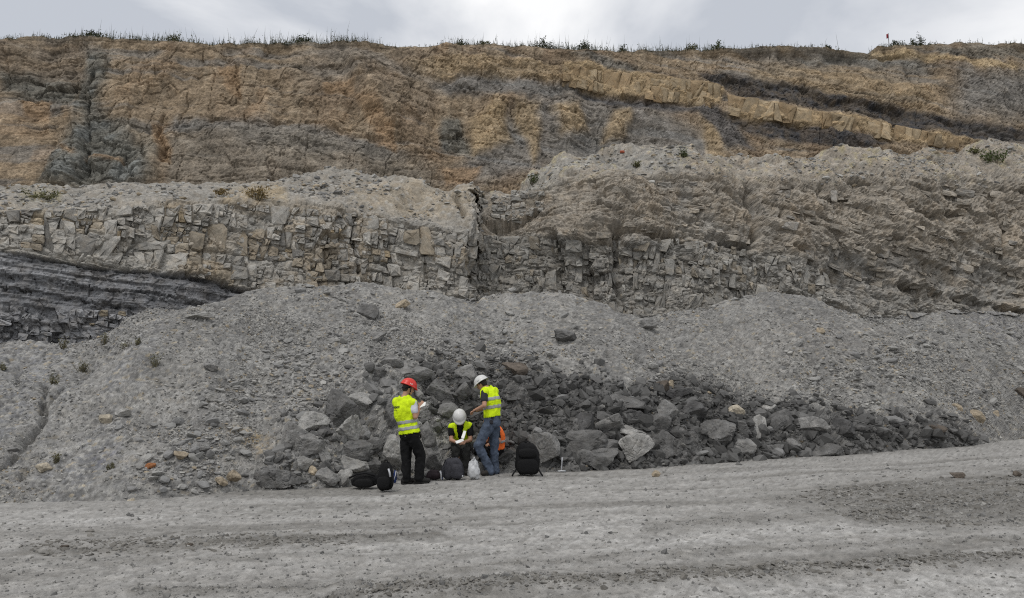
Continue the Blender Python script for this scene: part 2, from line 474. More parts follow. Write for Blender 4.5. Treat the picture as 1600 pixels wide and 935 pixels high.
def build_scree():
    px = columns(-420, 2020)
    Yt, zt, Yc = scree_depths(px)
    R1, R2 = 184, 12
    t = np.concatenate([np.linspace(-.05, 1, R1), 1 + np.linspace(0.02, .9, R2)])[:, None]
    Y = Yt + (Yc - Yt) * t
    X = (px - CX) / FPX * Y / cp * 1.0
    # exact x on the ray through the crest column
    yc = -(crest(px) - CY) / FPX
    X = (px - CX) / FPX * Y / (cp - yc * sp)
    zc = at(px, crest(px), Yc)[..., 2]
    prof = np.where(t <= 1, np.clip(t, -.1, 1) * 1.0 + .06 * np.sin(np.clip(t, 0, 1) * math.pi), 1 - .55 * (t - 1) - .6 * (t - 1) ** 2)
    Z = zt + (zc - zt) * prof
    Z = np.where(t < 0, zt + (zc - zt) * t * 1.5, Z)
    P = np.stack([X, Y, Z], -1)
    PX, PY = proj(P)
    x, y, z = P[..., 0], P[..., 1], P[..., 2]
    env = sstep(-.05, .06, t) * np.ones_like(x)
    qx = PX + 16 * fbm(x * 1.2, y * 1.2, z, 3, 71); qy = PY + 12 * fbm(x * 1.2, y * 1.2, z, 3, 72)
    n_ = fbm(x * 3.2, y * 3.2, z * 3.2, 3, 73)
    pile = poly_mask(qx + 10 * n_, qy + 10 * n_, PILE, 22)
    dark = poly_mask(qx + 14 * n_, qy + 14 * n_, DARK, 26)
    run = fbm(x * 1.9 + .3 * y, y * .22, 0, 4, 95)                 # slide streaks running down the slope
    a = fbm(x * .45, y * .45, 0, 3, 81); b = fbm(x * 1.6, y * 1.6, z, 4, 82); f = fbm(x * 6, y * 6, z * 6, 4, 83); g = fbm(x * 22, y * 22, z * 22, 2, 84)
    dn = .16 * a + .07 * b + .024 * f + .008 * g
    F1, F2, r, *_ = worley(x * 5.5, (y + z) * 5.5, 85)
    peb = np.clip(.55 - F1, 0, 1) * (r > .45)
    dn = dn + peb * .02 + .008 * blocks(x * 9, (y + z) * 9, 88, .3, .6)
    # broken rock at the foot
    bl = blocks(x * 1.7 + .3 * b, (y + z) * 1.5 + .3 * a, 86, .16, .7)
    bl2 = blocks(x * 4.2, (y + z) * 4.0, 87, .18, .6)
    dn = dn + pile * (.10 + .035 * bl + .02 * bl2 + .10 * b + .03 * f)
    # rain gullies on the left slope
    gul = np.zeros_like(x)
    for line, wd, dp in (([(70, 590), (66, 630), (60, 660), (35, 690), (10, 730), (-20, 750)], 6, .26), ([(140, 555), (112, 590), (85, 615), (62, 640)], 5, .12),
                         ([(30, 575), (28, 610)], 5, .10), ([(40, 730), (35, 760)], 8, .2), ([(160, 640), (110, 700), (95, 760)], 5, .03)):
        A = np.array(line, float)
        xx = np.interp(qy, A[:, 1], A[:, 0]) if A[-1, 1] > A[0, 1] else None
        ins = sstep(A[0, 1] - 10, A[0, 1] + 10, qy) * (1 - sstep(A[-1, 1] - 10, A[-1, 1] + 10, qy))
        d = (PX + 6 * b - xx)
        gul = gul + np.exp(-(d / wd) ** 2) * ins * dp * np.clip(.8 + .9 * f + .5 * b, 0, 2)
    dn = dn - gul
    nrm = grid_normals(P)
    P = P + nrm * (dn * env)[..., None]
    # colours of the loose rock itself
    c = np.ones(x.shape + (3,)) * np.array([.208, .204, .195])
    def mixc(col, m):
        nonlocal c
        c = c + (np.array(col) - c) * np.clip(m, 0, 1)[..., None]
    blue = poly_mask(qx, qy, [(-420, 520), (120, 530), (260, 500), (230, 560), (120, 660), (330, 640), (300, 720), (150, 790), (-420, 800)], 40)
    mixc((.195, .197, .202), blue * .9)
    mixc((.29, .287, .275), poly_mask(qx, qy, [(220, 600), (400, 520), (760, 480), (880, 560), (560, 620), (420, 680), (200, 720)], 50) * .6)
    mixc((.30, .295, .275), poly_mask(qx, qy, [(900, 590), (1200, 560), (1560, 520), (1600, 640), (1400, 640), (1200, 625)], 30) * .6)
    mixc((.24, .225, .205), poly_mask(qx, qy, [(1100, 520), (1400, 500), (1480, 560), (1200, 590)], 30) * .5)
    mixc((.36, .285, .175), poly_mask(qx, qy, [(355, 680), (400, 672), (425, 690), (415, 715), (380, 712)], 9) * .8)
    mixc((.17, .17, .185), poly_mask(qx, qy, [(1480, 485), (1620, 480), (1640, 540), (1560, 530)], 14) * .7)
    mixc((.165, .165, .185), poly_mask(qx, qy, [(140, 700), (190, 690), (200, 720), (150, 730)], 12) * .8)
    mixc((.20, .20, .196), pile * .65)
    mixc((.086, .085, .083), dark * .86 * (.75 + .35 * np.clip(.5 + b, 0, 1)))
    for sd_, fr_, lo_ in ((91, 9.0, .55), (92, 16.0, .5)):
        G1, G2, gr, *_ = worley(x * fr_, (y + z) * fr_, sd_)
        inside = sstep(.0, .12, G2 - G1)
        mixc((.30, .294, .276), .75 * inside * (gr > lo_ + .2) * (1 - .8 * dark)); mixc((.165, .162, .156), .8 * inside * (gr < .22) * (1 - .5 * dark))
        mixc((.31, .265, .19), .7 * inside * (gr > .965) * (1 - .9 * dark))
    mixc((.275, .268, .252), .55 * sstep(.15, .6, run) * (1 - dark) * (1 - .5 * pile)); mixc((.165, .162, .157), .5 * sstep(.15, .6, -run) * (1 - pile))
    c *= (1 + .20 * f + .30 * g + .08 * b)[..., None]
    o = mesh_np('scree_slope', P, grid_faces(*x.shape), M['scree'], c, smooth=False)
    set_props(o, 'grey slope of fine scree with a dark heap of broken rock at its foot', kind='structure')
    return P, pile, dark

SCREE, SPILE, SDARK = build_scree()
SPX, SPY = proj(SCREE)
_scols = columns(-420, 2020)

def on_scree(px, py):
    """world point of the scree seen at a photo pixel"""
    ci = int(np.argmin(np.abs(_scols - px)))
    ys = SPY[:184, ci]; best = int(np.argmin(np.abs(ys - py)))
    p = SCREE[best, ci]
    if py > SPY[6, ci]:
        return at(px, py, ground(px, py))
    return at(px, py, p[1])

# ------------------------------------------------------------------ rock faces
def sheet_grid(px, curves, rows):
    """curves: list of (py array, Y array) or ('w', Y, z); linear between, row counts per span"""
    pts = []
    for cv in curves:
        if cv[0] is None:
            Y, z, ref = cv[1], cv[2], cv[3]
            X = ref[:, 0] * Y / ref[:, 1]
            pts.append(np.stack([X, np.broadcast_to(Y, X.shape), np.broadcast_to(z, X.shape)], -1))
        else:
            pts.append(at(px, cv[0], cv[1]))
    out = []
    for i, n in enumerate(rows):
        t = np.linspace(0, 1, n, endpoint=(i == len(rows) - 1))[:, None, None]
        out.append(pts[i][None] * (1 - t) + pts[i + 1][None] * t)
    return np.concatenate(out, 0), pts

def smooth_base(P, kr, kc):
    Q = blur(blur(P, kr, 0), kc, 1)
    return Q

def creases(qx, qy, lines):
    """undercut ledges: sharp lip above, hollow fading downwards"""
    d = np.zeros_like(qx); shade = np.zeros_like(qx)
    for line, hgt, dep in lines:
        off, ins = line_dist(qx, qy, line)
        br = np.clip(.75 + .9 * fbm(qx * .045, qy * .02, line[0][0], 3, 555), .1, 1.3)
        ins = ins * br
        off = off + 3.0 * fbm(qx * .16, qy * .16, 2, 3, 556)
        h = np.where(off < 0, np.clip(1 + off / 3.0, 0, 1), np.clip(1 - off / hgt, 0, 1)) * ins
        lip = np.exp(-((off + 5) / 4.0) ** 2) * ins
        d = d - dep * h + dep * .22 * lip
    return d

def joints(qx, qy, lines):
    d = np.zeros_like(qx)
    for line, wd, dep in lines:
        A = np.array(line, float)
        xx = np.interp(qy, A[:, 1], A[:, 0])
        ins = sstep(A[0, 1] - 6, A[0, 1] + 6, qy) * (1 - sstep(A[-1, 1] - 6, A[-1, 1] + 6, qy))
        d = d - dep * np.exp(-((qx - xx) / wd) ** 2) * ins
    return d

# ---- upper face
DY = interp([(-500, 32), (0, 33), (400, 34), (700, 36), (850, 37), (1100, 38), (1600, 40), (2100, 42)])
CREST_D = interp([(-500, 64), (0, 62), (60, 58), (130, 55), (200, 60), (300, 68), (400, 68), (500, 66), (560, 65), (620, 73), (660, 75), (690, 70), (720, 72), (820, 73), (860, 77),
                  (960, 80), (1060, 80), (1130, 73), (1200, 72), (1280, 73), (1335, 82), (1355, 83), (1370, 72), (1400, 70), (1500, 69), (1600, 67), (2100, 66)])
BED_A = [(880, 102), (960, 108), (1060, 127), (1132, 131), (1124, 166), (1060, 166), (980, 155), (905, 143), (880, 136)]
BED_B = [(1140, 148), (1220, 163), (1310, 178), (1395, 197), (1450, 206), (1550, 216), (1480, 224), (1400, 222), (1330, 209), (1250, 198), (1180, 190), (1148, 180)]
BED_C = [(640, 100), (700, 95), (820, 96), (880, 104), (880, 135), (820, 131), (700, 126), (655, 122)]
DBAND1 = [(1085, 116), (1135, 113), (1250, 130), (1320, 146), (1400, 162), (1450, 175), (1520, 187), (1600, 195), (2100, 255), (2100, 275), (1600, 212), (1530, 213), (1440, 201), (1390, 190), (1310, 171), (1240, 158), (1160, 150), (1110, 131)]
DBAND2 = [(1130, 178), (1180, 190), (1250, 198), (1330, 210), (1392, 225), (1360, 236), (1290, 236), (1200, 222), (1150, 205)]
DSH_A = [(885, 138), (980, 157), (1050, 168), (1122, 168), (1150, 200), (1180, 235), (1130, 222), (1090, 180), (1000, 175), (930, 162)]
DSH_C = [(662, 126), (740, 127), (880, 137), (900, 146), (850, 158), (760, 152), (700, 150), (670, 140)]

def build_upper():
    px = columns(-480, 2080)
    Yb = DY(px)
    bulge = np.interp(px, [-500, 0, 60, 130, 200, 280, 420, 560, 680, 760, 900, 2100], [0, 0, .3, -.9, -.4, .1, .2, -.3, .6, .4, 0, 0])
    Yb = Yb + bulge * .6
    cpy = CREST_D(px)
    mid = (cpy + 300) / 2
    top = at(px, cpy, Yb + 4.2)
    curves = [(np.full_like(px, 345), Yb - .3), (np.full_like(px, 290), Yb), (mid, Yb + 2.0), (cpy, Yb + 4.2),
              (None, Yb + 9, top[:, 2] - .25, top), (None, Yb + 60, top[:, 2] - 2.5, top)]
    P, pts = sheet_grid(px, curves, [24, 78, 84, 14, 8])
    P0 = P.copy()
    P[:186] = smooth_base(P, 5, 3)[:186]
    P[183:190] = P0[183:190]
    PX, PY = proj(P)
    x, y, z = P[..., 0], P[..., 1], P[..., 2]
    R = x.shape[0]
    row = np.arange(R)[:, None]
    front = (1 - sstep(180, 188, row)) * np.ones_like(x)
    wx = fbm(x * .5, z * .5, 0, 4, 101); wy = fbm(x * .5, z * .5, 4, 4, 102)
    qx = PX + 12 * wx; qy = PY + 7 * wy
    a = fbm(x * .22, z * .28, 1, 3, 103); b = fbm(x * .8, z * .8, 1, 4, 104); f = fbm(x * 3.2, z * 3.2, y, 4, 105); g = fbm(x * 11, z * 11, y * 11, 3, 106)
    dip = np.interp(PX, [0, 600, 900, 1600], [.05, .16, .20, .20])
    wz = z + dip * x
    led = fbm(x * .22, wz * 2.4, 2, 4, 107)
    rib = fbm(x * 1.5, wz * .35, 2, 4, 108)              # vertical runnels of washed down soil
    bl = blocks(x * .55 + .35 * b, wz * .7 + .35 * wx, 109, .10, .8)
    bl2 = blocks(x * 1.7 + .2 * b, wz * 2.1, 110, .14, .7)
    bl3 = blocks(x * 4.4 + .3 * f, wz * 4.8, 141, .2, .8)
    rocky = np.clip(.35 + .9 * a + .5 * b, 0, 1)
    pm = lambda poly, s=8: poly_mask(qx, qy, poly, s)
    pmt = lambda poly, s=4: poly_mask(PX + 4 * wx, PY + 2.5 * wy, poly, s)
    bedA, bedB, bedC = pmt(BED_A, 4), pmt(BED_B, 4), pm(BED_C, 6)
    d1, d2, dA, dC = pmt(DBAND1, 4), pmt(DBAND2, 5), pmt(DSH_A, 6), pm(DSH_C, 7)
    rockm = np.clip(.55 + .9 * vnoise(x * .3, wz * .5, 6, 170) + .3 * b, .1, 1)
    frac = np.maximum.reduce([pm([(128, 68), (160, 75), (165, 110), (150, 150), (172, 185), (225, 240), (222, 288), (70, 288), (90, 225), (118, 180), (108, 130), (122, 110)], 14),
                              pm([(0, 118), (40, 115), (118, 122), (112, 152), (60, 152), (0, 140)], 12), pm([(690, 182), (715, 178), (748, 234), (700, 240)], 8)])
    bo, bn = beds(wz, x, .62, 150)
    bo2, bn2 = beds(wz, x, .24, 160, .14)
    d = .45 * a + .14 * b + .040 * f + .011 * g + .05 * led + .10 * rib + rockm * (.05 * bo - .05 * bn + .022 * bo2 - .02 * bn2)
    d = d + rocky * (.06 * bl + .03 * bl2) + .010 * bl3 + frac * (.18 * bl + .07 * bl2)
    d = d + .16 * np.maximum(bedA, bedB) + .12 * bedC - .05 * np.maximum(d1, d2) - .06 * np.maximum(dA, dC)
    def buttress(poly, h, tilt=0.0, s=9):
        m = pm(poly, s); cx_ = np.mean([q[0] for q in poly])
        return m * (h + tilt * (PX - cx_) / 60)
    d = d + buttress([(60, 292), (85, 225), (112, 180), (128, 215), (125, 250), (112, 292)], .34, .25) + buttress([(135, 292), (135, 240), (190, 250), (186, 292)], .22, -.15) \
          + buttress([(195, 292), (205, 240), (222, 205), (246, 215), (246, 262), (226, 292)], .34, .2) + buttress([(180, 120), (215, 175), (200, 230), (175, 185)], .16) \
          + buttress([(545, 85), (600, 96), (660, 128), (700, 190), (690, 270), (640, 240), (580, 180)], .30, -.35, 16) + buttress([(812, 165), (848, 168), (856, 250), (820, 262)], .22, .2) \
          + buttress([(865, 170), (905, 165), (920, 205), (880, 230)], .2, .2) + buttress([(955, 178), (982, 178), (978, 235), (940, 235)], .2, .2) + buttress([(1102, 190), (1134, 205), (1150, 250), (1095, 250)], .28, .2) \
          + buttress([(738, 180), (775, 158), (803, 168), (792, 232), (745, 238)], .24, .2) + buttress([(1180, 92), (1330, 90), (1460, 130), (1440, 170), (1320, 148), (1190, 122)], .22, .05, 14)
    # the beds get their own blocks in front, so keep the sheet back there
    d = d - .06 * np.maximum(bedA, bedB) + .03 * bl2 * bedC
    d = d + .42 * creases(qx, qy, [([(270, 178), (300, 181), (340, 193), (430, 196), (500, 201), (560, 211), (610, 224)], 12, .38),
                             ([(650, 122), (700, 126), (760, 125), (830, 131), (880, 135)], 9, .25),
                             ([(1100, 119), (1180, 127), (1250, 139), (1320, 155), (1400, 170), (1450, 182), (1520, 195), (1600, 200)], 14, .5),
                             ([(880, 136), (905, 143), (980, 156), (1060, 167), (1124, 167)], 14, .45),
                             ([(1145, 182), (1250, 199), (1330, 210), (1395, 226)], 14, .5),
                             ([(1345, 86), (1380, 84), (1420, 90), (1450, 100)], 7, .35),
                             ([(1480, 122), (1505, 132)], 5, .2), ([(1470, 130), (1495, 143)], 5, .2),
                             ([(0, 140), (60, 152), (112, 152)], 10, .35), ([(130, 148), (170, 152)], 9, .3),
                             ([(590, 195), (640, 220), (670, 232)], 5, .22), ([(600, 212), (650, 238), (690, 262)], 5, .22), ([(560, 205), (620, 240), (690, 280)], 5, .16),
                             ([(705, 188), (720, 210), (742, 232)], 5, .3), ([(130, 213), (190, 222)], 6, .2), ([(85, 226), (118, 236)], 6, .2),
                             ([(700, 250), (760, 262), (790, 258)], 8, .25)])
    d = d + .5 * joints(PX + 16 * wx + 5 * f, qy, [([(137, 100), (132, 150), (124, 215), (132, 245), (112, 288)], 4, .6), ([(160, 90), (158, 115)], 3, .3), ([(248, 170), (252, 195), (248, 255)], 4, .55), ([(205, 175), (190, 225)], 4, .25),
                            ([(190, 250), (178, 288)], 3, .35), ([(215, 225), (224, 262)], 3, .4), ([(372, 95), (366, 148)], 3, .3), ([(80, 135), (76, 170)], 3, .25), ([(1400, 190), (1396, 224)], 3, .5), ([(1060, 127), (1060, 168)], 2.5, .3),
                            ([(682, 190), (678, 260)], 5, .3), ([(890, 170), (905, 215)], 4, .25), ([(925, 175), (918, 230)], 4, .2), ([(850, 215), (855, 245)], 3, .35), ([(1035, 205), (1032, 235)], 3, .35)])
    d = d - .10 * crackle(x * .45, wz * 1.6, 130, .05) * (1 - np.maximum(bedA, bedB)) - .11 * crackle(x * .9, wz * .45, 131, .03) - .025 * crackle(x * 2.2, wz * 3.0, 132, .08)
    # soil fans at the foot: fill the hollows
    fans = np.maximum(pm([(0, 150), (40, 185), (75, 215), (60, 290), (-100, 290)], 16), pm([(1040, 170), (1075, 165), (1110, 250), (1020, 250)], 12))
    d = d * (1 - .6 * fans) + .1 * fans
    nrm = blur(blur(grid_normals(P), 6, 0), 6, 1); nrm /= np.linalg.norm(nrm, axis=-1, keepdims=True)
    edge = sstep(176, 187, row)
    P = P + nrm * (d * front * (1 - .75 * edge))[..., None]
    P[..., 2] += (1 - front) * 0 + edge * (.16 * fbm(x * .9, y * .2, 0, 4, 120) + .05 * f)
    # rock and soil colours
    c = np.ones(x.shape + (3,)) * np.array([.252, .197, .137])
    def mixc(col, m):
        nonlocal c
        c = c + (np.array(col) - c) * np.clip(m, 0, 1)[..., None]
    ochre, orange, brown = (.345, .262, .160), (.262, .182, .112), (.198, .150, .106)
    grey, olive, dark, tan = (.172, .170, .163), (.142, .144, .130), (.048, .049, .053), (.285, .232, .168)
    mixc(brown, .75 * sstep(-.1, .6, a + .4 * b))
    mixc(tan, .6 * sstep(.05, .6, rib + .3 * f))
    mixc(grey, .65 * sstep(.1, .6, -led * .7 - a * .4))
    mixc(orange, .35 * sstep(.35, .75, b + .4 * wy) * (PX < 700))
    mixc(ochre, .45 * pm([(1180, 92), (1290, 95), (1460, 130), (1480, 175), (1330, 160), (1180, 128)], 20))
    mixc(ochre, .6 * bedC)
    mixc(grey, .8 * np.maximum.reduce([pm([(455, 78), (520, 78), (600, 95), (668, 128), (640, 132), (590, 112), (520, 97)], 8), dC, pm([(270, 180), (340, 195), (430, 198), (600, 224), (640, 250), (500, 250), (330, 218), (275, 200)], 10),
                                       pm([(480, 95), (570, 105), (560, 125), (490, 118)], 12), pm([(1490, 108), (2100, 112), (2100, 190), (1500, 180)], 20)]))
    mixc(grey, .75 * pm([(880, 150), (1050, 178), (1130, 230), (1100, 260), (860, 262), (760, 290), (700, 290), (740, 240), (830, 160)], 16))
    mixc((.192, .174, .146), .75 * pm([(255, 205), (420, 205), (600, 232), (690, 268), (690, 300), (250, 300)], 18))
    mixc((.190, .172, .140), .7 * pm([(60, 292), (85, 225), (112, 180), (200, 185), (250, 215), (240, 292)], 14))
    mixc((.185, .150, .112), .7 * pm([(-480, 60), (130, 58), (125, 110), (60, 130), (-480, 150)], 18))
    mixc((.215, .178, .135), .6 * pm([(430, 75), (650, 78), (690, 130), (660, 185), (560, 150), (450, 130)], 16))
    mixc(olive, .8 * frac)
    mixc((.175, .19, .19), .5 * frac * sstep(.0, .5, b))
    for poly in ([(815, 165), (845, 170), (852, 240), (830, 258), (812, 205)], [(955, 178), (980, 180), (978, 215), (940, 222)], [(1105, 192), (1132, 200), (1132, 246), (1102, 246)],
                 [(735, 180), (772, 158), (800, 168), (790, 228), (745, 236)], [(865, 170), (905, 165), (918, 200), (880, 215)]):
        mixc(ochre, .75 * pm(poly, 9)); 
    for poly in ([(30, 150), (75, 150), (78, 186), (35, 178)], [(235, 188), (258, 190), (264, 256), (246, 256)], [(505, 130), (562, 132), (560, 152), (508, 150)], [(345, 105), (378, 110), (372, 152), (350, 140)], [(88, 220), (118, 230), (118, 237), (88, 228)], [(130, 238), (190, 250), (190, 257), (130, 246)], [(560, 155), (590, 170), (620, 240), (590, 230)], [(700, 270), (760, 262), (740, 292), (705, 292)]):
        mixc(orange, .8 * pm(poly, 5))
    mixc(ochre, .9 * np.maximum(bedA, bedB))
    mixc((.47, .36, .21), .6 * pm([(1362, 70), (1400, 74), (1430, 86), (1600, 96), (1600, 106), (1500, 102), (1430, 92), (1365, 84)], 4))
    mixc((.17, .165, .15), .8 * np.maximum(pm([(1230, 75), (1340, 82), (1440, 92), (1455, 106), (1370, 106), (1335, 92), (1260, 92)], 7), pm([(890, 90), (950, 92), (1002, 110), (985, 118), (925, 106)], 6)))
    mixc((.14, .135, .118), .7 * pm([(1450, 72), (2100, 72), (2100, 90), (1460, 88)], 5))
    mixc(dark, .92 * np.maximum(d1, d2) * (.85 + .3 * f))
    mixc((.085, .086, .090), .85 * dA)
    mixc((.15, .13, .095), .75 * sstep(180, 189, row) * np.ones_like(x))
    c *= (1 + .26 * f + .34 * g + .10 * b)[..., None]
    o = mesh_np('cliff', P, grid_faces(*x.shape), M['cliff'], c, smooth=False)
    set_props(o, 'high ochre and brown upper quarry face crossed by dark shale bands', kind='structure')
    return o, P

UPPER, UP = build_upper()

# ---- middle bench, left ledge
F1D = interp([(-500, 18.6), (0, 20), (200, 21), (400, 22.3), (600, 23.3), (733, 23.6), (741, 24.2), (750, 27.5), (760, 29)])
L_BOUND = interp([(-500, 325), (0, 386), (100, 400), (200, 415), (300, 434), (400, 456), (500, 472), (760, 492)])
L_TOP = interp([(-500, 332), (0, 328), (300, 318), (430, 316), (500, 328), (560, 330), (640, 348), (735, 360), (760, 365)])
L_SIL = interp([(-500, 292), (0, 290), (300, 286), (440, 283), (480, 270), (560, 268), (600, 270), (640, 281), (670, 287), (700, 294), (740, 292), (760, 302)])
LREG = [(-300, 345), (0, 332), (300, 322), (430, 320), (500, 333), (560, 334), (640, 352), (738, 364), (741, 470), (600, 476), (500, 470), (400, 456), (300, 438), (200, 422), (100, 409), (0, 397), (-300, 355)]
LLOW = [(-300, 470), (0, 478), (120, 488), (240, 492), (235, 540), (0, 560), (-300, 560)]

def build_left():
    px = columns(-480, 757)
    Fd = F1D(px)
    base = np.interp(px, [-480, 0, 230, 400, 500, 760], [600, 590, 565, 515, 505, 520])
    sil = at(px, L_SIL(px), Fd + np.interp(px, [0, 440, 480, 760], [5, 5, 4.4, 3.6]))
    curves = [(base, Fd - .15), (L_BOUND(px), Fd), (L_TOP(px), Fd + .8), (L_SIL(px), sil[:, 1]), (None, np.full_like(px, 37.5), sil[:, 2] - .3, sil)]
    P, pts = sheet_grid(px, curves, [78, 88, 44, 22])
    P[:196] = smooth_base(P, 3, 2)[:196]
    zc_ = P[..., 2]                                               # ragged end of the ledge instead of a straight cut
    sh = 13 * fbm(zc_ * 1.6, 0 * zc_, 0, 3, 260) + 16 * (vnoise(zc_ * 3.1, 0, 5, 261) > .1) * 0.5
    pxg = np.broadcast_to(px, zc_.shape)
    k_ = (P[..., 1] + np.where(pxg > 690, F1D(pxg + np.clip(sh, -4, 9)) - F1D(pxg), 0)) / P[..., 1]
    P = np.array([0, 0, CAMZ]) + (P - np.array([0, 0, CAMZ])) * k_[..., None]
    PX, PY = proj(P)
    x, y, z = P[..., 0], P[..., 1], P[..., 2]
    row = np.arange(x.shape[0])[:, None] * np.ones_like(x)
    wx = fbm(x * .8, z * .8, 0, 4, 201); wy = fbm(x * .8, z * .8, 4, 4, 202)
    qx = PX + 8 * wx; qy = PY + 5 * wy
    a = fbm(x * .35, z * .4, 1, 3, 203); b = fbm(x * 1.2, z * 1.2, y, 4, 204); f = fbm(x * 5, z * 5, y * 5, 4, 205); g = fbm(x * 17, z * 17, y * 17, 2, 206)
    off = qy - L_BOUND(qx)
    shale = sstep(-2, 4, off) * (row < 100)
    bench = sstep(158, 172, row)
    wz = z + .115 * x
    lam = fbm(x * .16, wz * 7, 2, 4, 207)
    bl = blocks(x * 1.3 + .15 * b, wz * 2.0, 208, .10, .8); bl2 = blocks(x * 3.2, wz * 4.2, 209, .14, .7)
    lam2 = fbm(x * .25, wz * 15, 2, 3, 227)
    lreg = poly_mask(PX, PY, LREG, 5); llow = poly_mask(qx, qy, LLOW, 6)
    bo, bn = beds(wz, x, .36, 250)
    d = .26 * a * (1 - bench * .5) + .10 * b + .030 * f + .008 * g + (1 - bench) * (1 - shale) * (.06 * bo - .06 * bn)
    d = d + (1 - bench) * (1 - shale) * (.07 * bl + .03 * bl2) - .06 * lreg
    d = d + shale * (-.12 + .06 * lam + .03 * lam2 + .045 * bl2) + llow * (.08 * bl2 + .06 * bl)
    F1, F2, r, *_ = worley(x * 4.2, y * 4.2, 210)
    peb = np.clip(.6 - F1, 0, 1) * (r > .3)
    d = d + bench * (.09 * b + .10 * peb * (r))
    d = d + creases(qx, qy, [([(-300, 395), (0, 389), (100, 403), (200, 418), (300, 437), (400, 459)], 6, .16), ([(0, 425), (120, 440), (250, 462), (330, 478)], 4, .14), ([(0, 448), (150, 470), (220, 482)], 4, .12),
                             ([(495, 373), (545, 380)], 10, .3), ([(500, 437), (560, 448), (620, 460), (740, 472)], 12, .35), ([(555, 402), (610, 410)], 7, .2)])
    d = d + joints(qx, qy, [([(502, 372), (508, 410), (485, 425)], 6, .25), ([(552, 330), (548, 370), (556, 430)], 4, .25), ([(610, 380), (612, 465)], 4, .2), ([(662, 360), (668, 465)], 3, .2), ([(700, 300), (715, 320), (730, 345)], 4, .35)])
    d = d - (1 - bench) * (.05 * crackle(x * .9, wz * 3.2, 230, .07) * (1 - shale) + .06 * crackle(x * 2.4, wz * 1.2, 231, .06) * (1 - .7 * shale) + .02 * crackle(x * 4, wz * 5, 232, .1))
    nrm = blur(blur(grid_normals(P), 5, 0), 4, 1); nrm /= np.linalg.norm(nrm, axis=-1, keepdims=True)
    P = P + nrm * d[..., None]
    c = np.ones(x.shape + (3,)) * np.array([.300, .288, .262])
    def mixc(col, m):
        nonlocal c
        c = c + (np.array(col) - c) * np.clip(m, 0, 1)[..., None]
    mixc((.285, .245, .19), .7 * sstep(.2, .7, a + .5 * b))
    mixc((.30, .245, .17), .4 * sstep(.5, .8, b))
    mixc((.262, .248, .222), bench)
    mixc((.30, .262, .205), poly_mask(qx, qy, [(520, 290), (640, 285), (745, 298), (735, 345), (640, 335), (560, 318)], 14) * .85)
    mixc((.33, .265, .17), .7 * poly_mask(qx, qy, [(340, 300), (440, 288), (450, 315), (350, 316)], 8)); mixc((.36, .29, .19), .5 * poly_mask(qx, qy, [(0, 318), (140, 335), (180, 365), (60, 350)], 10))
    mixc((.25, .225, .13), .6 * poly_mask(qx, qy, [(30, 296), (95, 297), (95, 312), (40, 314)], 6))
    mixc((.34, .33, .305), bench * peb * 1.3 * (r > .6))
    mixc((.155, .158, .166), shale * .95)
    mixc((.262, .265, .272), shale * sstep(.05, .5, lam * .5 + lam2 * .8) * .8)
    mixc((.235, .237, .243), llow * .8)
    c *= (1 + .15 * f + .15 * g + .08 * b)[..., None]
    o = mesh_np('limestone_ledge', P, grid_faces(*x.shape), M['bench'], c, smooth=False)
    set_props(o, 'pale jointed limestone ledge over dark shale on the left of the bench', kind='structure')
    return o, P, bench

LEFT, LP, LBENCH = build_left()

# ---- middle bench, right bluff
F2D = interp([(600, 27.4), (760, 27.0), (850, 27.3), (900, 26.6), (950, 26.0), (1100, 26.8), (1300, 28.4), (1600, 31), (2100, 35)])
R_MID = interp([(600, 368), (860, 365), (950, 380), (1060, 368), (1180, 388), (1260, 405), (1330, 440), (1430, 465), (1600, 485), (2100, 520)])
R_TOP = interp([(600, 335), (760, 322), (850, 292), (950, 278), (1050, 270), (1150, 278), (1250, 284), (1330, 280), (1450, 276), (1600, 276), (2100, 278)])
R_SIL = interp([(600, 312), (750, 306), (800, 285), (839, 256), (914, 238), (980, 230), (1040, 238), (1100, 247), (1160, 248), (1220, 245), (1300, 243), (1400, 237), (1500, 232), (1600, 227), (2100, 214)])
RREG = [(750, 372), (860, 370), (950, 384), (1060, 374), (1180, 392), (1260, 410), (1300, 440), (1290, 480), (1150, 490), (1000, 500), (750, 480)]

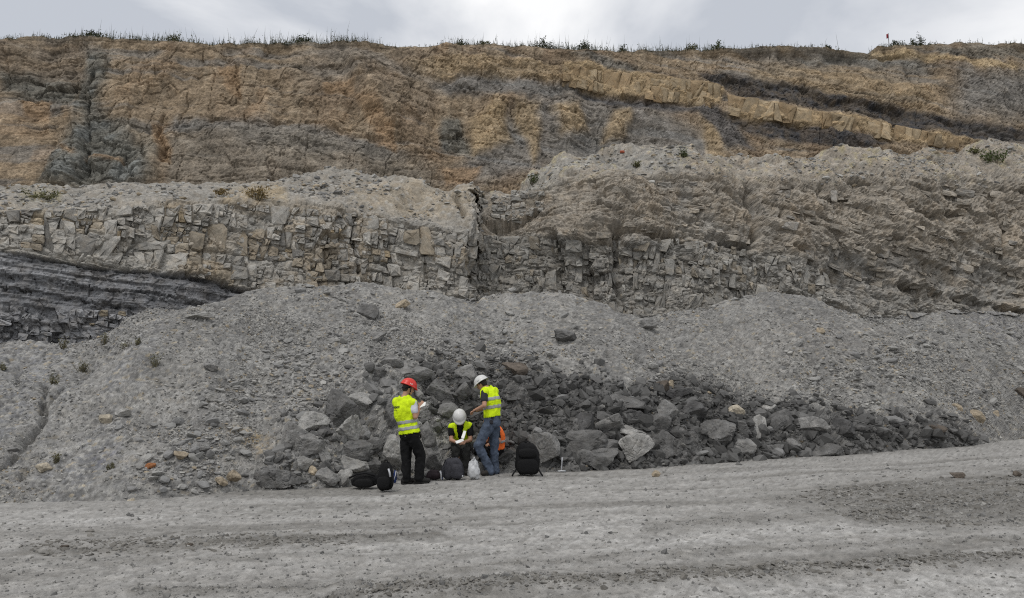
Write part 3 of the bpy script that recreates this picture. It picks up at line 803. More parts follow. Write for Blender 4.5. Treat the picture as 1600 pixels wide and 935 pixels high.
def build_right():
    px = columns(640, 2080)
    Fd = F2D(px)
    base = np.full_like(px, 540.0)
    sil = at(px, R_SIL(px), Fd + 4.6)
    curves = [(base, Fd - .15), (R_MID(px), Fd + .5), (R_TOP(px), Fd + 2.2), (R_SIL(px), sil[:, 1]), (None, np.full_like(px, 43.0), sil[:, 2] - .3, sil)]
    P, pts = sheet_grid(px, curves, [96, 76, 36, 22])
    P[:196] = smooth_base(P, 4, 3)[:196]
    PX, PY = proj(P)
    x, y, z = P[..., 0], P[..., 1], P[..., 2]
    row = np.arange(x.shape[0])[:, None] * np.ones_like(x)
    wx = fbm(x * .7, z * .7, 0, 4, 301); wy = fbm(x * .7, z * .7, 4, 4, 302)
    qx = PX + 9 * wx; qy = PY + 6 * wy
    a = fbm(x * .3, z * .35, 1, 3, 303); b = fbm(x * 1.0, z * 1.0, y, 4, 304); f = fbm(x * 4.5, z * 4.5, y * 4.5, 4, 305); g = fbm(x * 15, z * 15, y * 15, 2, 306)
    bench = sstep(160, 186, row)
    low = sstep(-6, 6, qy - R_MID(qx)) * (row < 130)
    dip = np.interp(PX, [800, 1100, 1350, 1600], [.02, .06, .2, .24])
    wz = z + dip * x
    lam = fbm(x * .5, wz * 3.6, 2, 4, 307); lam2 = fbm(x * 1.3, wz * 8, 2, 3, 317)
    bl = blocks(x * .9 + .2 * b, wz * 1.8 + .1 * wx, 308, .12, .8); bl2 = blocks(x * 2.2 + .2 * b, wz * 4.6, 309, .16, .8); bl3 = blocks(x * 4.4, wz * 7, 319, .2, .7)
    rreg = poly_mask(qx, qy, RREG, 8)
    smooth_ = poly_mask(qx, qy, [(860, 300), (935, 300), (935, 360), (870, 362)], 14)
    bo, bn = beds(wz, x, .55, 350)
    bo2, bn2 = beds(wz, x, .20, 360, .15)
    d = .45 * a + .17 * b + .035 * f + .009 * g
    mid = (1 - low) * (1 - bench)
    d = d + mid * (1 - .6 * smooth_) * (.08 * lam + .02 * lam2 + .08 * bl + .035 * bl2 + .012 * bl3 + .10 * bo - .08 * bn + .035 * bo2 - .03 * bn2)
    d = d + low * (.10 * bl + .04 * bl2 + .015 * bl3 + .05 * bo - .05 * bn) - .06 * rreg
    F1, F2, r, *_ = worley(x * 3.6, y * 3.6, 310)
    peb = np.clip(.6 - F1, 0, 1) * (r > .3)
    d = d + bench * (.12 * b + .10 * peb * r)
    d = d + 1.0 * creases(qx, qy, [([(740, 338), (780, 346), (810, 344), (845, 325)], 22, .42), ([(960, 356), (1050, 358), (1110, 366), (1180, 376)], 12, .45), ([(1316, 280), (1340, 288), (1375, 287)], 10, .4),
                             ([(1285, 305), (1320, 310)], 6, .3), ([(1405, 326), (1450, 336), (1500, 334)], 7, .45), ([(1548, 296), (1610, 302)], 6, .45), ([(1372, 430), (1420, 446), (1500, 460), (1600, 482), (1800, 510)], 14, .55),
                             ([(1375, 372), (1400, 376)], 5, .3), ([(1440, 298), (1470, 300)], 6, .3), ([(1240, 385), (1300, 415), (1350, 440)], 6, .25), ([(1540, 330), (1580, 345)], 4, .25), ([(1010, 322), (1060, 330)], 5, .2), ([(940, 325), (970, 332)], 5, .2)])
    d = d + 1.4 * joints(qx, qy, [([(1172, 290), (1180, 330), (1185, 372)], 8, .5), ([(860, 365), (862, 420), (865, 480)], 7, .4), ([(970, 350), (968, 380), (978, 400), (980, 480)], 5, .35), ([(1145, 270), (1150, 296)], 3, .25), ([(1124, 268), (1126, 284)], 3, .2),
                            ([(1280, 280), (1284, 320)], 6, .3), ([(1555, 330), (1575, 405)], 3, .3), ([(1222, 330), (1222, 360)], 3, .25), ([(1270, 405), (1278, 450)], 5, .25), ([(905, 370), (915, 470)], 12, .3)])
    d = d - (1 - bench) * (.05 * crackle(x * .6, wz * 3.0, 330, .07) + .07 * crackle(x * 1.6, wz * .9, 331, .05) + .02 * crackle(x * 3, wz * 6, 332, .1))
    nrm = blur(blur(grid_normals(P), 6, 0), 5, 1); nrm /= np.linalg.norm(nrm, axis=-1, keepdims=True)
    P = P + nrm * d[..., None]
    c = np.ones(x.shape + (3,)) * np.array([.268, .242, .205])
    def mixc(col, m):
        nonlocal c
        c = c + (np.array(col) - c) * np.clip(m, 0, 1)[..., None]
    mixc((.235, .228, .21), low * .85)
    mixc((.255, .245, .225), .8 * sstep(0, .6, -a - .3 * lam) * (1 - bench))
    mixc((.24, .232, .215), .6 * poly_mask(qx, qy, [(1250, 380), (1600, 430), (1600, 480), (1380, 440)], 30))
    mixc((.305, .258, .20), .5 * sstep(.2, .7, b) * (1 - low))
    mixc((.285, .258, .22), bench * .8)
    mixc((.275, .268, .248), poly_mask(qx, qy, [(800, 300), (850, 258), (980, 228), (1100, 250), (1060, 268), (930, 262), (850, 300)], 10) * .8)
    mixc((.35, .335, .30), bench * peb * 1.3 * (r > .6)); mixc((.36, .29, .205), bench * peb * 1.3 * (r > .95))
    mixc((.28, .245, .13), .5 * bench * sstep(.4, .7, f + b * .4))
    c *= (1 + .20 * f + .24 * g + .10 * b)[..., None]
    o = mesh_np('rock_bluff', P, grid_faces(*x.shape), M['bench'], c, smooth=False)
    set_props(o, 'brown grey flaggy rock bluff on the right of the bench', kind='structure')
    return o, P, bench

RIGHT, RP, RBENCH = build_right()

# ------------------------------------------------------------------ joint blocks of the rock faces
def clip_poly(poly, nx, ny, c):
    """part of a convex polygon where nx*x+ny*y <= c"""
    out = []
    n = len(poly)
    for i in range(n):
        a = poly[i]; b = poly[(i + 1) % n]
        da = nx * a[0] + ny * a[1] - c; db = nx * b[0] + ny * b[1] - c
        if da <= 0: out.append(a)
        if (da < 0 < db) or (db < 0 < da):
            t = da / (da - db)
            out.append((a[0] + (b[0] - a[0]) * t, a[1] + (b[1] - a[1]) * t))
    return out

def area(p):
    return .5 * abs(sum(p[i][0] * p[(i + 1) % len(p)][1] - p[(i + 1) % len(p)][0] * p[i][1] for i in range(len(p))))

def split_rock(poly, dip, amin, amax, rng, aspect=1.25):
    """joints: cut a polygon along bedding and across it until the pieces are small"""
    stack = [(poly, math.exp(rng.uniform(math.log(amin), math.log(amax))))]; out = []
    cb, sb = math.cos(dip), math.sin(dip)
    while stack:
        p, lim = stack.pop()
        if len(p) < 3: continue
        A = area(p)
        if A < lim:
            if A > 10: out.append(p)
            continue
        u = [q[0] * cb + q[1] * sb for q in p]; v = [-q[0] * sb + q[1] * cb for q in p]
        du, dv = max(u) - min(u), max(v) - min(v)
        if du > dv * aspect * rng.uniform(.75, 1.35):
            ang = dip + rng.gauss(0, .24); pos = min(u) + du * rng.uniform(.3, .7); mid = (min(v) + max(v)) / 2
        else:
            ang = dip + math.pi / 2 + rng.gauss(0, .11); pos = (min(u) + max(u)) / 2; mid = min(v) + dv * rng.uniform(.3, .7)
        x0, y0 = pos * cb - mid * sb, pos * sb + mid * cb
        nx, ny = math.cos(ang), math.sin(ang); c = nx * x0 + ny * y0
        for q in (clip_poly(p, nx, ny, c), clip_poly(p, -nx, -ny, -c)):
            stack.append((q, math.exp(rng.uniform(math.log(amin), math.log(amax)))))
    return out

def in_poly(x, y, P):
    ins = False
    for i in range(len(P)):
        a = P[i]; b = P[(i + 1) % len(P)]
        if (a[1] > y) != (b[1] > y) and x < (b[0] - a[0]) * (y - a[1]) / (b[1] - a[1]) + a[0]: ins = not ins
    return ins

def face_lookup(P):
    """depth of a rock sheet at a photo pixel (from its vertices)"""
    gx, gy = proj(P); cell = 3.0
    D = {}
    m = (gx > -330) & (gx < 1930) & (gy > 40) & (gy < 600)
    ix = (gx[m] // cell).astype(int); iy = (gy[m] // cell).astype(int); Y = P[..., 1][m]
    for a, b, y in zip(ix, iy, Y):
        k = (a, b)
        if k not in D or y < D[k]: D[k] = y
    def f(px, py):
        a, b = int(px // cell), int(py // cell)
        for r in range(0, 6):
            c = [D[(a + i, b + j)] for i in range(-r, r + 1) for j in range(-r, r + 1) if (a + i, b + j) in D]
            if c: return float(np.median(c))
        return None
    return f

def make_blocks(parent, lookup, region, strips, dip, amin, amax, colf, seed, proud=(.0, .30), miss=.08, lean=.25, gap=.18, warp=4.0, aspect=1.25, knock=(.04, .20)):
    rng = random.Random(seed)
    polys = []
    for s in strips: polys += split_rock(s, dip, amin, amax, rng, aspect)
    made = []
    for p in polys:
        cx = sum(q[0] for q in p) / len(p); cy = sum(q[1] for q in p) / len(p)
        if not in_poly(cx, cy, region) or rng.random() < miss: continue
        Y0 = lookup(cx, cy)
        if Y0 is None: continue
        made.append((area(p), p, cx, cy, Y0))
    made.sort(key=lambda t: -t[0])
    out = []
    for bi, (A, p, cx, cy, Y0) in enumerate(made):
        # knock corners off
        q = []
        n = len(p)
        for i in range(n):
            a = p[i - 1]; b = p[i]; c = p[(i + 1) % n]
            t1, t2 = rng.uniform(*knock), rng.uniform(*knock)
            q.append((b[0] + (a[0] - b[0]) * t1, b[1] + (a[1] - b[1]) * t1))
            q.append((b[0] + (c[0] - b[0]) * t2, b[1] + (c[1] - b[1]) * t2))
        R = math.sqrt(A)
        wxy = (warp * float(vnoise(cx * .03, cy * .03, 1.5, seed)), warp * float(vnoise(cx * .03, cy * .03, 7.5, seed)))
        pr = rng.uniform(*proud); tx, ty = rng.gauss(0, lean) * .012, rng.gauss(0, lean) * .012 + .004
        m = len(q)
        rings = []
        for sc_, dep in ((1.0, .45), (.99, .05), (.90, -.02), (.52, -.045)):
            ring = []
            for (x, y) in q:
                k = sc_ - gap / R * (1 if sc_ > .6 else 0)
                xx = cx + (x - cx) * k + rng.gauss(0, .045) * R * (sc_ < 1); yy = cy + (y - cy) * k + rng.gauss(0, .045) * R * (sc_ < 1)
                off = dep - pr + tx * (xx - cx) - ty * (yy - cy) + (rng.gauss(0, .022) if sc_ < .98 else rng.gauss(0, .012))
                ring.append((xx + wxy[0], yy + wxy[1], Y0 + off))
            rings.append(ring)
        pts = [v for r in rings for v in r] + [(cx + wxy[0], cy + wxy[1], Y0 - pr - .05 + rng.gauss(0, .02))]
        arr = np.array(pts)
        V = at(arr[:, 0], arr[:, 1], arr[:, 2])
        F = []
        for k in range(3):
            for i in range(m):
                a, b = k * m + i, k * m + (i + 1) % m
                F.append((a, b, b + m)); F.append((a, b + m, a + m))
        for i in range(m): F.append((3 * m + i, 3 * m + (i + 1) % m, 4 * m))
        F = np.array(F)
        col = np.array(colf(cx, cy, rng)) * rng.uniform(.82, 1.15)
        C = np.tile(col, (len(V), 1))
        out.append((A, V, F, C))
    return out

def place_blocks(parent, items, most=300):
    """the largest blocks are parts of their own, the crumbs one part"""
    items.sort(key=lambda t: -t[0])
    for A, V, F, C in items[:most]:
        org = V[-1].copy()
        o = mesh_np('block', V - org, F, M['block'], C, smooth=False)
        o.location = org
        o.parent = parent
    if items[most:]:
        rV, rF, rC, nv = [], [], [], 0
        for A, V, F, C in items[most:]:
            rV.append(V); rF.append(F + nv); rC.append(C); nv += len(V)
        o = mesh_np('small_blocks', np.concatenate(rV), np.concatenate(rF), M['block'], np.concatenate(rC), smooth=False)
        o.parent = parent; o['kind'] = 'stuff'
    return len(items)

def strips_between(top, bot, x0, x1, n):
    xs = np.linspace(x0, x1, n + 1)
    return [[(xs[i], float(top(xs[i]))), (xs[i + 1], float(top(xs[i + 1]))), (xs[i + 1], float(bot(xs[i + 1]))), (xs[i], float(bot(xs[i])))] for i in range(n)]

LL = face_lookup(LP); RL = face_lookup(RP); UL = face_lookup(UP)

def col_left(cx, cy, rng):
    t = float(vnoise(cx * .02, cy * .03, 3.3, 5))
    base = np.array([.318, .306, .280])
    if t > .3: base = np.array([.268, .236, .188])
    if rng.random() < .02: base = np.array([.31, .255, .175])
    if rng.random() < .12: base = np.array([.23, .222, .205])
    return base
def col_lowleft(cx, cy, rng): return np.array([.235, .237, .243]) if rng.random() > .06 else np.array([.24, .21, .16])
def col_right(cx, cy, rng):
    return np.array([.262, .254, .234]) if rng.random() > .12 else np.array([.25, .225, .185])
def col_bed(cx, cy, rng):
    return np.array([.305, .245, .165]) * rng.uniform(.85, 1.1) if rng.random() > .4 else np.array([.255, .192, .120])

NL = make_blocks(LEFT, LL, LREG, strips_between(lambda x: L_TOP(x) + 2, lambda x: np.minimum(L_BOUND(x) - 2, 478), -60, 745, 9), .10, 26, 1500, col_left, 41, proud=(-.07, .05), miss=.05, lean=.11, aspect=1.05)
NL += make_blocks(LEFT, LL, LLOW, strips_between(lambda x: 476 + x * .06, lambda x: 560 + 0 * x, -60, 245, 4), .10, 60, 420, col_lowleft, 42, proud=(-.10, .06), miss=.2)
NR = make_blocks(RIGHT, RL, RREG, strips_between(lambda x: R_MID(x) + 3, lambda x: 500 + 0 * x, 748, 1310, 7), .06, 40, 700, col_right, 43, proud=(-.12, .05), miss=.26, lean=.24, aspect=.8)
NU = make_blocks(UPPER, UL, BED_A, strips_between(lambda x: 102 + (x - 880) * .125, lambda x: 137 + (x - 880) * .14, 878, 1136, 4), .14, 160, 900, col_bed, 44, proud=(-.07, .04), miss=.09, lean=.12, gap=.14, knock=(.02, .10), aspect=.7)
NU += make_blocks(UPPER, UL, BED_B, strips_between(lambda x: 149 + (x - 1140) * .180, lambda x: 181 + (x - 1140) * .15, 1138, 1500, 5), .19, 200, 1400, col_bed, 45, proud=(-.07, .04), miss=.09, lean=.12, gap=.14, knock=(.02, .10), aspect=.8)
def col_flag(cx, cy, rng): return np.array([.272, .248, .212]) * rng.uniform(.85, 1.12) if rng.random() > .15 else np.array([.245, .232, .21])
RFL = [(860, 305), (960, 292), (1100, 282), (1300, 292), (1640, 285), (1640, 480), (1430, 462), (1330, 436), (1260, 402), (1180, 384), (1060, 364), (950, 374), (860, 360)]
NR += make_blocks(RIGHT, RL, [q for q in RFL if q[0] <= 1180] + [(1180, 300)], strips_between(lambda x: R_TOP(x) + 12, lambda x: R_MID(x) - 3, 862, 1200, 5), .05, 40, 420, col_flag, 46, proud=(-.12, .03), miss=.62, lean=.25, aspect=2.0)
NR += make_blocks(RIGHT, RL, RFL, strips_between(lambda x: R_TOP(x) + 12, lambda x: R_MID(x) - 3, 1200, 1640, 6), .20, 45, 480, col_flag, 47, proud=(-.12, .03), miss=.66, lean=.25, aspect=2.2)
NR += make_blocks(RIGHT, RL, [(745, 318), (800, 300), (850, 300), (850, 326), (810, 348), (780, 346)], strips_between(lambda x: 298 + 0 * x, lambda x: 352 + 0 * x, 745, 850, 2), .12, 50, 300, col_right, 48, proud=(-.08, .08), miss=.1, lean=.2, aspect=1.8)
nb = [place_blocks(LEFT, NL), place_blocks(RIGHT, NR), place_blocks(UPPER, NU)]
print('blocks', nb)

# ------------------------------------------------------------------ loose stones
def ico(sub):
    bm = bmesh.new(); bmesh.ops.create_icosphere(bm, subdivisions=sub, radius=1)
    V = np.array([v.co[:] for v in bm.verts]); F = np.array([[v.index for v in f.verts] for f in bm.faces]); bm.free()
    return V, F
ICO = {s: ico(s) for s in (1, 2, 3, 4, 5)}

def rot_rand(rng, n):
    q = rng.normal(size=(n, 4)); q /= np.linalg.norm(q, axis=1, keepdims=True)
    w_, x, y, z = q.T
    return np.stack([np.stack([1 - 2 * (y * y + z * z), 2 * (x * y - z * w_), 2 * (x * z + y * w_)], -1),
                     np.stack([2 * (x * y + z * w_), 1 - 2 * (x * x + z * z), 2 * (y * z - x * w_)], -1),
                     np.stack([2 * (x * z - y * w_), 2 * (y * z + x * w_), 1 - 2 * (x * x + y * y)], -1)], 1)

def rock_shape(V, rng, planes=11, lo=.55, noise=.05, seed=0):
    """angular lump: directions cut by random planes, then roughened"""
    nrm = rng.normal(size=(planes, 3)); nrm /= np.linalg.norm(nrm, axis=1, keepdims=True)
    d = rng.uniform(lo, .95, planes)
    dots = V @ nrm.T
    r = np.where(dots > .08, d / np.maximum(dots, .08), 9).min(1)
    r = np.minimum(r, 1.2)
    if noise:
        s = rng.uniform(0, 50)
        r = r * (1 + noise * fbm(V[:, 0] * 2.2 + s, V[:, 1] * 2.2, V[:, 2] * 2.2, 4, seed) + .5 * noise * fbm(V[:, 0] * 7 + s, V[:, 1] * 7, V[:, 2] * 7, 3, seed + 5))
    return V * r[:, None]

SHAPES = [rock_shape(ICO[1][0], RNG, 8, .5, .0) for _ in range(40)]     # 20 or 80 faces each
SH_F = ICO[1][1]

def scatter(name, pos, size, cols, mat, label, flat=.6, up=None, kind='stuff', cat=None):
    n = len(pos)
    Rm = rot_rand(RNG, n)
    k = RNG.integers(0, len(SHAPES), n)
    base = np.array(SHAPES)[k]
    sc_ = size[:, None] * RNG.uniform([.75, .6, .35], [1.25, 1.0, .8], (n, 3))
    V = np.einsum('nij,nvj->nvi', Rm, base * sc_[:, None, :])
    V[..., 2] *= flat
    V = V + pos[:, None, :]
    nv = base.shape[1]
    F = (SH_F[None] + (np.arange(n) * nv)[:, None, None]).reshape(-1, 3)
    C = np.repeat(cols, nv, 0)
    o = mesh_np(name, V.reshape(-1, 3), F, mat, C, smooth=False)
    set_props(o, label, cat, kind=kind)
    return o

def pick(P, weight, n):
    wgt = np.clip(weight, 0, None).ravel(); wgt = wgt / wgt.sum()
    i = RNG.choice(wgt.size, n, p=wgt)
    p = P.reshape(-1, 3)[i].copy()
    p[:, :2] += RNG.normal(0, .01, (n, 2))
    return p, i

def visible(P):
    px, py = proj(P)
    return ((px > -120) & (px < 1720) & (py < 960)).astype(float)

def stone_cols(n, dark, tanp=.06):
    pal = np.array([[.262, .256, .242], [.215, .211, .203], [.345, .337, .315], [.165, .163, .158]])
    c = pal[RNG.choice(4, n, p=[.36, .24, .27, .13])]
    t = RNG.random(n) < tanp
    c[t] = np.array([.295, .25, .185])
    c = c * RNG.uniform(.85, 1.15, (n, 1))
    return c * (1 - .50 * np.clip(dark, 0, 1))[:, None]

sx, sy = SPX, SPY
clump = np.clip(.25 + 1.1 * fbm(SCREE[..., 0] * .8, SCREE[..., 1] * .8, 0, 4, 401), .05, 1.6)
fx = np.minimum(np.arange(SCREE.shape[0])[:, None] / 12, 1) * np.ones_like(sx)
pale = poly_mask(sx, sy, [(150, 700), (200, 620), (330, 560), (480, 470), (700, 480), (900, 560), (600, 600), (420, 700), (300, 780), (240, 790)], 40)
pale = np.maximum(pale, poly_mask(sx, sy, [(900, 600), (1150, 560), (1600, 520), (1600, 660), (1400, 650), (1200, 630)], 30))
bare = poly_mask(sx, sy, [(-400, 520), (140, 530), (250, 500), (230, 600), (120, 680), (100, 790), (-400, 800)], 30)
wgt = visible(SCREE) * (.35 + 1.1 * pale + .8 * SPILE) * (1 - .75 * bare) * clump * fx
N1 = 14500
p, i = pick(SCREE, wgt, N1)
size = np.exp(RNG.normal(math.log(.029), .50, N1)).clip(.014, .11) * (p[:, 1] / 16) ** .7
dk = SDARK.ravel()[i]
o = scatter('scree_stones', p, size, stone_cols(N1, dk), M['stones'], 'countless small grey and pale stones strewn over the scree slope')
# rubble filling the gaps of the dark heap
p, i = pick(SCREE, visible(SCREE) * SPILE * fx * (.4 + SDARK) * np.clip(.6 + .8 * fbm(SCREE[..., 0] * 1.3, SCREE[..., 1] * 1.3, 0, 3, 405), .1, 2), 6500)
rs = np.exp(RNG.normal(math.log(.062), .58, len(p))).clip(.025, .24) * (p[:, 1] / 16) ** .6
scatter('heap_rubble', p, rs, np.array([.150, .148, .143]) * (1 - .44 * SDARK.ravel()[i])[:, None] * RNG.uniform(.7, 1.45, (len(p), 1)), M['stones'], 'dark broken rubble filling the heap between the boulders', flat=.85)
# fine gravel everywhere on the scree
OCT = np.array([[1, 0, 0], [-1, 0, 0], [0, 1, 0], [0, -1, 0], [0, 0, 1], [0, 0, -1]], float)
OCTF = np.array([[0, 2, 4], [2, 1, 4], [1, 3, 4], [3, 0, 4], [2, 0, 5], [1, 2, 5], [3, 1, 5], [0, 3, 5]])
def gravel(name, pos, size, cols, label):
    n = len(pos); Rm = rot_rand(RNG, n)
    V = np.einsum('nij,nvj->nvi', Rm, OCT[None] * (size[:, None] * RNG.uniform(.45, 1.3, (n, 3)))[:, None, :]) + pos[:, None, :]
    F = (OCTF[None] + (np.arange(n) * 6)[:, None, None]).reshape(-1, 3)
    o = mesh_np(name, V.reshape(-1, 3), F, M['stones'], np.repeat(cols, 6, 0), smooth=False)
    return set_props(o, label, kind='stuff')
patch = np.clip(.5 + 1.5 * fbm(SCREE[..., 0] * .35, (SCREE[..., 1] + SCREE[..., 2]) * .5, 0, 4, 409), .08, 2.2)
p, i = pick(SCREE, visible(SCREE) * fx * (.35 + .9 * pale) * patch * np.clip(.6 + 1.3 * fbm(SCREE[..., 0] * 1.9 + .3 * SCREE[..., 1], SCREE[..., 1] * .22, 0, 4, 95), .1, 2) * (1 - .5 * bare), 30000)
gravel('scree_gravel', p, np.exp(RNG.normal(math.log(.021), .35, len(p))).clip(.01, .05) * (p[:, 1] / 16) ** .8, stone_cols(len(p), SDARK.ravel()[i], .03), 'fine grey gravel covering the whole scree slope')
# stones on the benches, the road
wl = visible(LP) * LBENCH * (1 - .9 * (np.arange(LP.shape[0])[:, None] > 214)) * np.clip(.4 + fbm(LP[..., 0], LP[..., 1], 0, 3, 402), .05, 2)
wr = visible(RP) * RBENCH * (1 - .9 * (np.arange(RP.shape[0])[:, None] > 212)) * np.clip(.4 + fbm(RP[..., 0], RP[..., 1], 0, 3, 403), .05, 2)
pa, ia = pick(LP, wl, 2000); pb, ib = pick(RP, wr, 2200)
p = np.concatenate([pa, pb])
scatter('bench_stones', p, np.exp(RNG.normal(math.log(.06), .5, len(p))).clip(.03, .22), stone_cols(len(p), np.zeros(len(p)), .14) * 1.08, M['stones'], 'pale broken stones littering the top of the rock bench')
p, i = pick(ROAD, visible(ROAD) * (.10 + RROUGH ** 2) * (RPY < 950), 9000)
d = p[:, 1]
gravel('road_gravel', p, np.exp(RNG.normal(math.log(.012), .45, len(p))).clip(.006, .05) * (d / 8) ** .7, stone_cols(len(p), .35 * np.ones(len(p)), .0), 'fine grey gravel and crumbled clods along the wheel tracks')

# lumps of churned mud thrown up on the road
qx_ = RPX; qy_ = RPY
mud = poly_mask(qx_, qy_, [(1250, 772), (1300, 760), (1380, 752), (1640, 738), (1700, 800), (1640, 820), (1480, 823), (1340, 806)], 14) * np.clip(.3 + 1.2 * fbm(ROAD[..., 0] * 1.2, ROAD[..., 1] * 2.5, 0, 3, 421), 0.02, 2)
dl, ins = line_dist(qx_, qy_, [(560, 928), (620, 925), (800, 916), (1080, 902), (1300, 892), (1600, 872), (1800, 858)])
mud = mud + 1.0 * np.exp(-(dl / 7) ** 2) * ins
dl, ins = line_dist(qx_, qy_, [(40, 860), (200, 852), (420, 848), (560, 842)])
mud = mud + .5 * np.exp(-(dl / 10) ** 2) * ins
p, i = pick(ROAD, mud * (RPY < 945) * (RPX > -60) * (RPX < 1660), 4200)
msz = np.exp(RNG.normal(math.log(.022), .55, len(p))).clip(.008, .085) * (p[:, 1] / 11) ** .8
mc = np.array([.165, .157, .142]) * RNG.uniform(.75, 1.25, (len(p), 1))
scatter('mud_clods', p, msz, mc, M['stones'], 'dark crumbly clods churned up along the windrows and at the right of the road')

# the stones one can pick out singly
STONES = []
STONE_ME = []
for k in range(16):
    V = rock_shape(ICO[2][0], RNG, 9, .5, .04, k)
    V = V * np.array([1.1, .85, .6])
    me = mesh_np('stone_shape', V, ICO[2][1], M['stones'], np.tile(np.array([[.25, .247, .237], [.30, .295, .28], [.215, .213, .208]][k % 3] if k < 12 else [.125, .123, .119]), (len(V), 1)), smooth=False)
    STONE_ME.append(me.data); bpy.data.objects.remove(me)
def stones(n, weight, lab, grp, smin, smax, zs=.25, P=SCREE, ref=14, pool=(0, 12)):
    p, i = pick(P, weight, n)
    for k in range(n):
        o = bpy.data.objects.new('stone', random.choice(STONE_ME[pool[0]:pool[1]])); COL.objects.link(o)
        s = math.exp(random.uniform(math.log(smin), math.log(smax))) * (p[k, 1] / ref) ** .6
        o.location = p[k] + np.array([0, 0, s * zs]); o.scale = (s, s * random.uniform(.8, 1.1), s * random.uniform(.7, 1.1))
        o.rotation_euler = (random.uniform(-.5, .5), random.uniform(-.5, .5), random.uniform(0, 6.3))
        set_props(o, lab, 'stone', grp); STONES.append(o)
vis_s = visible(SCREE) * ((SPX > 0) & (SPX < 1600)) * clump * fx * (1 - SPILE)
stones(75, vis_s * poly_mask(SPX, SPY, [(140, 660), (260, 590), (330, 560), (420, 620), (400, 720), (380, 775), (250, 785), (180, 760)], 10), 'angular grey limestone chunk on the lower left scree beside the boulder heap', 'chunks strewn over the lower left scree', .05, .13)
stones(70, vis_s * poly_mask(SPX, SPY, [(330, 500), (480, 455), (700, 475), (900, 470), (980, 560), (600, 570), (480, 610), (380, 600)], 10), 'small pale limestone fragment high on the middle scree slope', 'fragments high on the middle scree', .05, .12)
stones(75, vis_s * poly_mask(SPX, SPY, [(960, 590), (1150, 540), (1600, 500), (1600, 680), (1450, 650), (1200, 620)], 10), 'small pale limestone fragment on the right hand scree slope', 'fragments on the right hand scree', .05, .12)
stones(80, visible(SCREE) * SPILE * fx * ((SPX > 400) & (SPX < 1500)), 'fist sized dark rock wedged between the heap boulders', 'rocks wedged between the heap boulders', .08, .20, pool=(11, 16))

